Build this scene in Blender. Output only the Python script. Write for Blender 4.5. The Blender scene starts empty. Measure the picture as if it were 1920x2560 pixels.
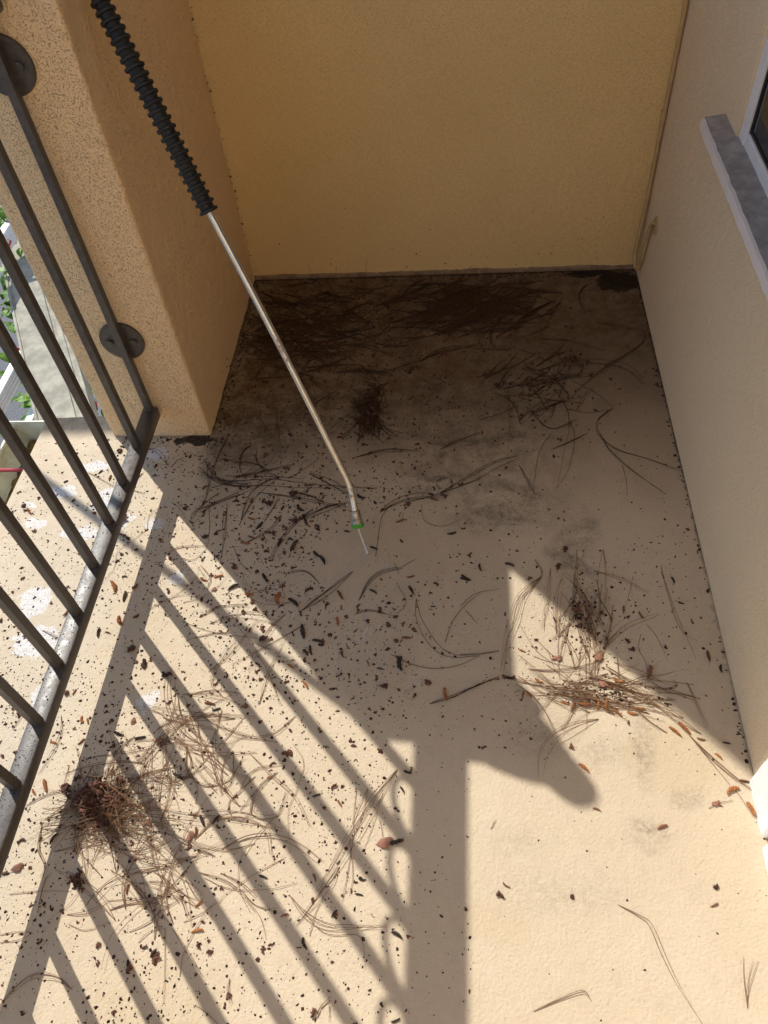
import bpy, bmesh, math, random
import numpy as np
from mathutils import Vector, Matrix, noise

random.seed(7); rng = np.random.default_rng(7)
R = math.radians
scene = bpy.context.scene
COL = scene.collection

# ------------------------------------------------------------------ camera
cam_d = bpy.data.cameras.new('camera'); cam = bpy.data.objects.new('camera', cam_d); COL.objects.link(cam)
cam_d.sensor_fit = 'HORIZONTAL'; cam_d.sensor_width = 24.0; cam_d.lens = 24.3125
cam_d.clip_start = 0.02; cam_d.clip_end = 2000
right, down, fwd = Vector((.995, .064, -.078)), Vector((.001, -.780, -.625)), Vector((-.101, .622, -.776))
fwd.normalize(); right = (right - fwd*right.dot(fwd)).normalized(); up = right.cross(fwd)
M = Matrix((right, up, -fwd)).transposed().to_4x4(); M.translation = Vector((0, 0, 1.55))
cam.matrix_world = M
scene.camera = cam

# ------------------------------------------------------------------ sky, sun, exposure
KX, KY = .73, -.785                       # shadow offset on the floor per metre of height
SUN_EL = math.atan2(1, math.hypot(KX, KY))
world = bpy.data.worlds.new('World'); scene.world = world; world.use_nodes = True
wn = world.node_tree.nodes; wl = world.node_tree.links
sky = wn.new('ShaderNodeTexSky'); sky.sky_type = 'NISHITA'; sky.sun_disc = False
sky.sun_elevation = SUN_EL; sky.sun_rotation = math.atan2(-KX, -KY); sky.dust_density = .25; sky.ozone_density = 0; sky.air_density = .9
wl.new(sky.outputs[0], wn['Background'].inputs[0]); wn['Background'].inputs[1].default_value = 0.13
sun_d = bpy.data.lights.new('sun', 'SUN'); sun_d.energy = 3.15; sun_d.angle = R(.55); sun_d.color = (1, .95, .855)
sun = bpy.data.objects.new('sun', sun_d); COL.objects.link(sun)
sun.rotation_euler = Vector((KX, KY, -1)).to_track_quat('-Z', 'Y').to_euler(); sun.location = (-3, 3.2, 4.1)
vs = scene.view_settings; vs.view_transform = 'Standard'; vs.look = 'None'; vs.gamma = 1; vs.exposure = 0.68
scene.render.engine = 'CYCLES'
cy = scene.cycles; cy.use_denoising = True; cy.max_bounces = 10; cy.diffuse_bounces = 6; cy.transparent_max_bounces = 12
cy.use_adaptive_sampling = True; cy.adaptive_threshold = 0.03; cy.caustics_reflective = False; cy.caustics_refractive = False

# ------------------------------------------------------------------ helpers
def mesh(name, v, f, smooth=False):
    m = bpy.data.meshes.new(name); m.from_pydata([tuple(map(float, p)) for p in v], [], f)
    if smooth: m.polygons.foreach_set('use_smooth', [True]*len(m.polygons))
    m.update(); return m
def obj(name, me, mat=None, parent=None, loc=None, rot=None, **props):
    o = bpy.data.objects.new(name, me); COL.objects.link(o)
    if mat is not None and me is not None and not me.materials: me.materials.append(mat)
    if parent is not None: o.parent = parent
    if loc is not None: o.location = loc
    if rot is not None: o.rotation_euler = rot
    for k, val in props.items(): o[k] = val
    return o
def thing(name, label, cat, loc=(0, 0, 0), group=None):
    o = obj(name, None, None, None, loc, label=label, category=cat)
    if group: o['group'] = group
    return o
class MB:
    def __init__(s): s.v = []; s.f = []
    def add(s, v, f):
        n = len(s.v); s.v += [tuple(map(float, p)) for p in v]; s.f += [[i+n for i in q] for q in f]; return s
    def box(s, a, b):
        x0, y0, z0 = a; x1, y1, z1 = b
        return s.add([(x0,y0,z0),(x1,y0,z0),(x1,y1,z0),(x0,y1,z0),(x0,y0,z1),(x1,y0,z1),(x1,y1,z1),(x0,y1,z1)],
                     [(3,2,1,0),(4,5,6,7),(0,1,5,4),(1,2,6,5),(2,3,7,6),(3,0,4,7)])
    def bevbox(s, a, b, r):
        bm = bmesh.new(); bmesh.ops.create_cube(bm, size=1)
        a, b = Vector(a), Vector(b)
        for v in bm.verts: v.co = Vector([(a[i]+b[i])/2 + v.co[i]*(b[i]-a[i]) for i in range(3)])
        bmesh.ops.bevel(bm, geom=bm.edges[:], offset=r, segments=2, profile=.5, affect='EDGES')
        bm.verts.index_update()
        s.add([v.co[:] for v in bm.verts], [[v.index for v in f.verts] for f in bm.faces]); bm.free(); return s
    def tube(s, pts, rad, n=8, cap=True):
        pts = [Vector(p) for p in pts]; k = len(pts)
        rad = rad if hasattr(rad, '__len__') else [rad]*k
        t = [(pts[min(i+1, k-1)] - pts[max(i-1, 0)]).normalized() for i in range(k)]
        u = t[0].orthogonal().normalized(); vv = []
        for i in range(k):
            u = (u - t[i]*u.dot(t[i])).normalized(); w = t[i].cross(u)
            for j in range(n):
                a = 2*math.pi*j/n; vv.append(pts[i] + (u*math.cos(a) + w*math.sin(a))*rad[i])
        ff = [[i*n+j, i*n+(j+1) % n, (i+1)*n+(j+1) % n, (i+1)*n+j] for i in range(k-1) for j in range(n)]
        if cap: ff += [list(range(n))[::-1], list(range((k-1)*n, k*n))]
        return s.add(vv, ff)
    def lathe(s, p0, p1, prof, n=16):                      # prof: (distance along axis, radius)
        p0, p1 = Vector(p0), Vector(p1); d = (p1-p0).normalized(); u = d.orthogonal().normalized(); w = d.cross(u); vv = []
        for h, r in prof:
            for j in range(n):
                a = 2*math.pi*j/n; vv.append(p0 + d*h + (u*math.cos(a)+w*math.sin(a))*r)
        k = len(prof)
        ff = [[i*n+j, i*n+(j+1) % n, (i+1)*n+(j+1) % n, (i+1)*n+j] for i in range(k-1) for j in range(n)]
        ff += [list(range(n))[::-1], list(range((k-1)*n, k*n))]
        return s.add(vv, ff)
    def mesh(s, name, smooth=False): return mesh(name, s.v, s.f, smooth)
    def build(s, name, mat, parent=None, smooth=False, **p): return obj(name, s.mesh(name, smooth), mat, parent, **p)
def smooth_by_angle(o, a=40):
    o.data.polygons.foreach_set('use_smooth', [True]*len(o.data.polygons)); o.data.set_sharp_from_angle(angle=R(a)); return o
def catmull(p, n=6):
    p = [np.array(q, float) for q in p]
    if len(p) == 2: p = [p[0], (p[0]+p[1])/2, p[1]]
    q = [2*p[0]-p[1]] + p + [2*p[-1]-p[-2]]; out = []
    for i in range(1, len(q)-2):
        for t in np.arange(n)/n:
            a, b, c, d = q[i-1], q[i], q[i+1], q[i+2]
            out.append(.5*((2*b) + (c-a)*t + (2*a-5*b+4*c-d)*t*t + (3*b-a-3*c+d)*t**3))
    return out + [p[-1]]

# ------------------------------------------------------------------ materials
class NT:
    def __init__(s, name):
        s.m = bpy.data.materials.new(name); s.m.use_nodes = True; s.n = s.m.node_tree.nodes; s.l = s.m.node_tree.links
        s.b = s.n['Principled BSDF']; s.out = s.n['Material Output']
    def node(s, t, **kw):
        x = s.n.new(t)
        for k, v in kw.items(): setattr(x, k, v)
        return x
    def put(s, sock, v):
        if isinstance(v, bpy.types.NodeSocket): s.l.new(v, sock)
        elif isinstance(v, (tuple, list)): sock.default_value = tuple(v) + ((1,) if len(v) == 3 and len(sock.default_value) == 4 else ())
        else: sock.default_value = v
    def coord(s): return s.node('ShaderNodeTexCoord').outputs['Object']
    def geo(s): return s.node('ShaderNodeNewGeometry').outputs['Position']
    def noise(s, scale, detail=3, rough=.55, vec=None, dist=0):
        x = s.node('ShaderNodeTexNoise'); x.inputs['Scale'].default_value = scale; x.inputs['Detail'].default_value = detail
        x.inputs['Roughness'].default_value = rough; x.inputs['Distortion'].default_value = dist
        s.l.new(vec if vec is not None else s.coord(), x.inputs['Vector']); return x.outputs['Fac']
    def ramp(s, v, a, b, c0=0., c1=1.):
        x = s.node('ShaderNodeMapRange', interpolation_type='SMOOTHSTEP'); s.put(x.inputs[0], v)
        for i, q in enumerate((a, b, c0, c1)): x.inputs[i+1].default_value = q
        return x.outputs[0]
    def math(s, op, a, b=0., c=None):
        x = s.node('ShaderNodeMath', operation=op); s.put(x.inputs[0], a); s.put(x.inputs[1], b)
        if c is not None: s.put(x.inputs[2], c)
        return x.outputs[0]
    def mul(s, *a):
        r = a[0]
        for q in a[1:]: r = s.math('MULTIPLY', r, q)
        return r
    def mx(s, *a):
        r = a[0]
        for q in a[1:]: r = s.math('MAXIMUM', r, q)
        return r
    def mix(s, f, a, b):
        x = s.node('ShaderNodeMix', data_type='RGBA'); s.put(x.inputs[0], f); s.put(x.inputs[6], a); s.put(x.inputs[7], b); return x.outputs[2]
    def spot(s, vec, c, r, inner=.3):                      # soft ellipse on the floor plane: centre, radii in metres
        a = s.node('ShaderNodeVectorMath', operation='SUBTRACT'); s.l.new(vec, a.inputs[0]); a.inputs[1].default_value = (c[0], c[1], 0)
        b = s.node('ShaderNodeVectorMath', operation='MULTIPLY'); s.l.new(a.outputs[0], b.inputs[0]); b.inputs[1].default_value = (1/r[0], 1/r[1], 0)
        l = s.node('ShaderNodeVectorMath', operation='LENGTH'); s.l.new(b.outputs[0], l.inputs[0])
        return s.ramp(l.outputs['Value'], inner, 1, 1, 0)
    def bump(s, h, dist=.001, strength=1.):
        x = s.node('ShaderNodeBump'); x.inputs['Strength'].default_value = strength; x.inputs['Distance'].default_value = dist
        s.l.new(h, x.inputs['Height']); s.l.new(x.outputs[0], s.b.inputs['Normal'])
    def set(s, color=None, rough=None, metal=None, spec=None):
        if color is not None: s.put(s.b.inputs['Base Color'], color)
        if rough is not None: s.put(s.b.inputs['Roughness'], rough)
        if metal is not None: s.put(s.b.inputs['Metallic'], metal)
        if spec is not None: s.put(s.b.inputs['Specular IOR Level'], spec)
        return s
def warp(t, scale, amt):                                   # object position shifted by noise, for ragged stain edges
    c = t.coord(); n = t.node('ShaderNodeTexNoise'); n.inputs['Scale'].default_value = scale; n.inputs['Detail'].default_value = 4
    t.l.new(c, n.inputs['Vector'])
    a = t.node('ShaderNodeVectorMath', operation='SUBTRACT'); t.l.new(n.outputs['Color'], a.inputs[0]); a.inputs[1].default_value = (.5, .5, .5)
    b = t.node('ShaderNodeVectorMath', operation='SCALE'); t.l.new(a.outputs[0], b.inputs[0]); b.inputs['Scale'].default_value = amt
    d = t.node('ShaderNodeVectorMath', operation='ADD'); t.l.new(c, d.inputs[0]); t.l.new(b.outputs[0], d.inputs[1])
    f = t.node('ShaderNodeVectorMath', operation='MULTIPLY'); t.l.new(d.outputs[0], f.inputs[0]); f.inputs[1].default_value = (1, 1, 0)
    return f.outputs[0]

def stucco(name, c0, c1, pit=1.0):
    t = NT(name)
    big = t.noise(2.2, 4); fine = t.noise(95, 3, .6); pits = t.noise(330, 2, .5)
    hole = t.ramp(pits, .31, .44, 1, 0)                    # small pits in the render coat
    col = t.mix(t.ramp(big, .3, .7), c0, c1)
    col = t.mix(t.mul(hole, .20*pit), col, (c0[0]*.30, c0[1]*.24, c0[2]*.16))  # dark tint painted in for the shade inside the pits
    dirt = t.ramp(t.noise(380, 1, .5), .70, .74)
    col = t.mix(t.mul(dirt, t.ramp(t.noise(9, 2), .5, .62), .7), col, (.05, .038, .02))
    t.set(col, .92, spec=.15)
    h = t.math('ADD', t.mul(fine, .6), t.mul(hole, -.7*pit))
    h = t.math('ADD', h, t.mul(t.noise(40, 2), .5))
    t.bump(h, .0055*pit, .9); return t.m
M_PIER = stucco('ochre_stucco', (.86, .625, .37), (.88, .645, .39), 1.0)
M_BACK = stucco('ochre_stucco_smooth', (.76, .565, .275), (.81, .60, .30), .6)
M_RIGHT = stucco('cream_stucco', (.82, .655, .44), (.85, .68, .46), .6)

def floor_material():
    t = NT('painted_concrete'); c = t.coord()
    w1 = warp(t, 5, .22); w2 = warp(t, 22, .06)
    base = t.mix(t.ramp(t.noise(3, 5, .6), .3, .7), (.57, .47, .335), (.61, .51, .372))
    base = t.mix(t.mul(t.ramp(t.noise(28, 4, .6), .5, .75), .35), base, (.53, .42, .30))
    # bare white patches where the paint has lifted, on the ledge side
    white = None
    for p, r in [((-1.03,1.40),(.07,.035)), ((-.95,1.28),(.06,.08)), ((-.905,1.215),(.07,.045)), ((-1.087,1.315),(.055,.03)), ((-1.043,.96),(.06,.07)),
                 ((-.80,1.20),(.05,.025)), ((-1.0,.85),(.09,.06)), ((-1.17,1.27),(.03,.025)), ((-.69,.70),(.035,.03)), ((-.99,1.17),(.1,.03)), ((-.93,.72),(.05,.05)),
                 ((-.70,1.03),(.03,.03)), ((-1.13,1.20),(.05,.025)), ((-.86,1.45),(.05,.03))]:
        s = t.spot(w2, p, r, .0); white = s if white is None else t.mx(white, s)
    wm = t.ramp(t.math('ADD', white, t.mul(t.noise(75, 5, .8), 1.5)), 1.02, 1.08)
    wm = t.mul(wm, t.ramp(white, .02, .12), t.ramp(t.noise(150, 4, .8), .40, .50), t.ramp(t.noise(420, 2), .30, .42)); base = t.mix(wm, base, (.68, .67, .66))
    grime = t.mul(t.ramp(t.noise(110, 6, .85), .52, .72), t.ramp(t.noise(7, 3), .46, .64), .40)
    base = t.mix(grime, base, (.17, .13, .09))
    # yellowish damp halos
    y = t.mx(t.spot(w2, (-.54,.15), (.16,.09), .5), t.spot(w2, (.42,.62), (.12,.10), .6), t.spot(w2, (.05,.30), (.10,.05), .4))
    base = t.mix(t.mul(y, t.noise(12, 4), .5), base, (.50, .38, .22))
    # grey scuffs on the dry side
    sc = None
    for p, r, k in [((.36,.64),(.035,.12),.55), ((.345,.47),(.06,.045),.6), ((.43,.54),(.05,.03),.5), ((.17,.66),(.12,.07),.45), ((.28,.62),(.1,.05),.35), ((.10,.44),(.10,.05),.25), ((.18,.36),(.2,.07),.25)]:
        s = t.mul(t.spot(w2, p, r, .1), k); sc = s if sc is None else t.mx(sc, s)
    sc = t.mul(sc, t.ramp(t.noise(70, 7, .85), .36, .66))
    base = t.mix(sc, base, (.13, .105, .075))
    # grey-green algae film swept into arcs
    al = None
    for p, r, k in [((.03,1.53),(.36,.34),1.), ((.10,1.25),(.20,.16),.9), ((.27,1.10),(.06,.22),.8), ((.0,1.75),(.3,.15),.7), ((.30,1.95),(.3,.16),.8), ((-.05,1.35),(.14,.09),.9), ((.29,.98),(.05,.10),.6)]:
        s = t.mul(t.spot(w1, p, r, .2), k); al = s if al is None else t.mx(al, s)
    wv = t.node('ShaderNodeTexWave', wave_type='RINGS', rings_direction='Z'); wv.inputs['Scale'].default_value = 2.2; wv.inputs['Distortion'].default_value = 9; wv.inputs['Detail'].default_value = 3
    t.l.new(w1, wv.inputs['Vector'])
    al = t.mul(al, t.math('ADD', t.mul(t.ramp(t.noise(19, 10, .88, dist=.3), .38, .64), .62), t.mul(t.ramp(wv.outputs['Fac'], .70, .95), .20)), t.ramp(t.noise(230, 4, .8), .32, .56, .35, 1.))
    al = t.math('MINIMUM', t.mul(al, 1.25), .86)
    base = t.mix(al, base, (.050, .044, .032))
    # brown silt left under the standing water at the back
    sx = t.node('ShaderNodeSeparateXYZ'); t.l.new(w1, sx.inputs[0])
    back = t.ramp(t.math('ADD', sx.outputs['Y'], t.mul(sx.outputs['X'], -.38)), 1.38, 1.84)
    back = t.mx(back, t.ramp(sx.outputs['Y'], 1.52, 1.98, 0, .95))
    back = t.mul(back, t.ramp(t.noise(16, 9, .85), .36, .60, .30, 1.))
    s0 = t.node('ShaderNodeSeparateXYZ'); t.l.new(c, s0.inputs[0]); inside = t.ramp(s0.outputs['X'], -.74, -.69)
    back = t.mul(back, inside)
    base = t.mix(t.mul(back, .90), base, (.042, .027, .014))
    film = t.mul(t.ramp(sx.outputs['Y'], 1.12, 1.85), t.ramp(sx.outputs['X'], -.8, -.6), .72)  # broad brown tint, stronger towards the back
    base = t.mix(film, base, (.125, .080, .044))
    # black mould in the far corner, along the foot of the walls and by the pier
    sp = t.node('ShaderNodeSeparateXYZ'); t.l.new(c, sp.inputs[0]); X, Y = sp.outputs['X'], sp.outputs['Y']
    nz = t.noise(45, 4, .7)
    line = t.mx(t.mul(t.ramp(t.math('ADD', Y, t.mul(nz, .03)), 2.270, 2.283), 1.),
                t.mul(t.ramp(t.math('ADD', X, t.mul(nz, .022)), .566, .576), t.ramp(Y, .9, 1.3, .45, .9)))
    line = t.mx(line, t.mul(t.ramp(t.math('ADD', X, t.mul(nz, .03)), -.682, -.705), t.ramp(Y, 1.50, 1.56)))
    mo = t.mx(t.spot(w2, (.50,2.20), (.11,.09), .2), t.spot(w2, (.42,2.25), (.16,.03), .2), t.spot(w2, (-.76,1.505), (.11,.03), .1))
    mo = t.ramp(t.math('ADD', mo, t.mul(t.noise(48, 6, .8), 1.5)), 1.15, 1.3)
    mud = t.mul(t.spot(w1, (-.62,1.46), (.26,.07), .1), t.ramp(t.noise(20, 4), .35, .65), .55)
    base = t.mix(mud, base, (.12, .09, .065))
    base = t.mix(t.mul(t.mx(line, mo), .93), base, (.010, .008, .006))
    # ring marks left by cans
    for p in [(.33, 1.78), (-.048, 1.337), (-.112, .74)]:
        a = t.node('ShaderNodeVectorMath', operation='DISTANCE'); t.l.new(c, a.inputs[0]); a.inputs[1].default_value = (p[0], p[1], 0)
        d = t.math('ABSOLUTE', t.math('SUBTRACT', a.outputs['Value'], .020 if p[1] > .8 else .011))
        base = t.mix(t.mul(t.ramp(d, .002, .0055, 1, 0), t.ramp(t.noise(90, 2), .35, .6), .8 if p[1] > .8 else .3), base, (.05, .045, .035))
    # wetness: hosed area in the shade and the standing water behind it
    wet = t.mx(t.spot(w1, (-.25,1.05), (.50,.40), .55), t.ramp(sx.outputs['Y'], 1.2, 1.5), t.spot(w1, (.02,.85), (.34,.3), .5))
    wet = t.mul(wet, t.ramp(sx.outputs['X'], -.80, -.62))
    t.wet = wet
    base = t.mix(t.mul(wet, .12), base, (.10, .066, .04))
    rough = t.math('SUBTRACT', t.ramp(t.noise(30, 3), .3, .7, .62, .78), t.mul(wet, .22))
    t.set(base, rough, spec=t.math('SUBTRACT', .33, t.mul(t.mx(back, film), .26)))
    t.bump(t.math('ADD', t.mul(t.noise(170, 3, .6), .7), t.mul(t.noise(45, 3), .6)), .0030, .8)
    return t.m
M_FLOOR = floor_material()

def simple(name, col, rough=.6, metal=0., var=0., scale=40, spec=.5, bump=0., bscale=200):
    t = NT(name)
    if var:
        n = t.noise(scale, 4, .65); a = tuple(x*(1-var) for x in col); b = tuple(min(1, x*(1+var)) for x in col)
        t.set(t.mix(t.ramp(n, .3, .7), a, b), rough, metal, spec)
    else: t.set(col, rough, metal, spec)
    if bump: t.bump(t.noise(bscale, 3), bump, .6)
    return t.m
def organic(name, a, b, rough=.75):                        # per-object and per-piece colour variation
    t = NT(name); oi = t.node('ShaderNodeObjectInfo').outputs['Random']; ri = t.node('ShaderNodeNewGeometry').outputs['Random Per Island']
    f = t.math('FRACT', t.math('ADD', oi, ri)); f = t.math('ADD', t.mul(f, .75), t.mul(t.noise(300, 2), .3))
    t.set(t.mix(f, a, b), rough, spec=.25); return t.m
M_NEEDLE = organic('dry_needle', (.11, .052, .034), (.32, .185, .095), .55)
M_NEEDLE_WET = organic('soaked_needle', (.022, .012, .007), (.095, .045, .020), .45)
M_CATKIN = organic('rust_catkin', (.27, .095, .032), (.43, .185, .065), .8)
M_CATKIN_B = organic('brown_catkin', (.13, .052, .028), (.30, .135, .075), .75)
M_CATKIN_D = organic('black_catkin', (.022, .016, .013), (.055, .042, .032), .6)
M_CRUMB = organic('bark_crumb', (.018, .013, .012), (.17, .075, .048), .8)
M_SPECK = organic('dirt_speck', (.014, .010, .010), (.085, .040, .030), .8)
M_FLAKE = organic('bark_flake', (.15, .070, .045), (.33, .165, .11), .8)

def rail_paint():
    t = NT('dark_bronze_paint')
    n = t.noise(70, 4, .7); chip = t.ramp(t.noise(160, 3), .70, .75)
    col = t.mix(t.ramp(n, .35, .7), (.060, .050, .043), (.095, .080, .070)); col = t.mix(t.mul(chip, .5), col, (.13, .10, .08))
    t.set(col, t.ramp(n, .3, .7, .34, .5), 0, .5); t.bump(t.noise(300, 2), .0006, .35); return t.m
M_RAIL = rail_paint()
def steel():
    t = NT('worn_steel'); sc = t.node('ShaderNodeMapping'); t.l.new(t.coord(), sc.inputs[0]); sc.inputs['Scale'].default_value = (1, 1, 1)
    rust = t.mul(t.ramp(t.noise(14, 4, .6), .54, .68), t.ramp(t.noise(60, 3), .35, .6))
    col = t.mix(t.ramp(t.noise(45, 4), .3, .7), (.62, .60, .56), (.76, .74, .71)); col = t.mix(t.mul(rust, .7), col, (.22, .115, .05))
    t.set(col, t.math('ADD', t.ramp(t.noise(120, 3), .3, .7,   .16, .26), t.mul(rust, .3)), t.math('SUBTRACT', 1., t.mul(rust, .7))); t.bump(t.noise(60, 2), .0003, .3); return t.m
M_STEEL = steel()
M_RUBBER = simple('black_rubber', (.013, .013, .014), .55, var=.4, scale=60)
M_GREEN = simple('green_plastic', (.07, .36, .03), .4)
M_BRASS = simple('coupler_metal', (.42, .39, .34), .34, 1., var=.3, scale=120)
M_VINYL = simple('white_vinyl', (.78, .78, .80), .35, var=.06, scale=20)
M_SILL = None
def sill_mat():
    t = NT('sill_paint'); top = t.node('ShaderNodeSeparateXYZ'); t.l.new(t.node('ShaderNodeNewGeometry').outputs['Normal'], top.inputs[0])
    d = t.mul(t.ramp(top.outputs['Z'], .5, .9), t.ramp(t.noise(24, 5, .7), .2, .65, .55, 1.))
    t.set(t.mix(d, (.76, .69, .66), (.27, .265, .26)), .8); t.bump(t.noise(180, 3), .0015, .7); return t.m
M_SILL = sill_mat()
M_UPSTAND = simple('lapped_floor_paint', (.27, .185, .12), .85, var=.35, scale=30)
def glass_mat():
    t = NT('window_glass'); t.set((.02, .022, .025), .04, 0, .5); return t.m
M_GLASS = glass_mat()
M_TRIM = simple('white_trim', (.80, .80, .80), .75, var=.05, scale=25, bump=.004, bscale=30)
M_CABLE = simple('overpainted_cable', (.50, .34, .16), .7, var=.12, scale=30)
M_ASPHALT = simple('asphalt', (.15, .15, .16), .9, var=.35, scale=90, bump=.004, bscale=120)
M_TIMBER = simple('weathered_timber', (.36, .34, .27), .85, var=.25, scale=14, bump=.002, bscale=60)
M_GUTTER = simple('stained_vinyl', (.60, .60, .48), .5, var=.25, scale=12)
M_MOSS = simple('gutter_silt', (.16, .11, .03), .95, var=.6, scale=40, bump=.01, bscale=60)
M_LEAF = organic('hibiscus_leaf', (.05, .13, .012), (.16, .30, .03), .45)
M_PETAL = organic('red_petal', (.62, .012, .012), (.75, .06, .05), .5)
M_STEM = simple('bush_stem', (.16, .12, .07), .8, var=.3)
M_REDWHITE = simple('red_plastic', (.45, .05, .06), .5)
M_SLABSIDE = simple('fascia_paint', (.50, .42, .32), .85, var=.15, scale=8)
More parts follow.
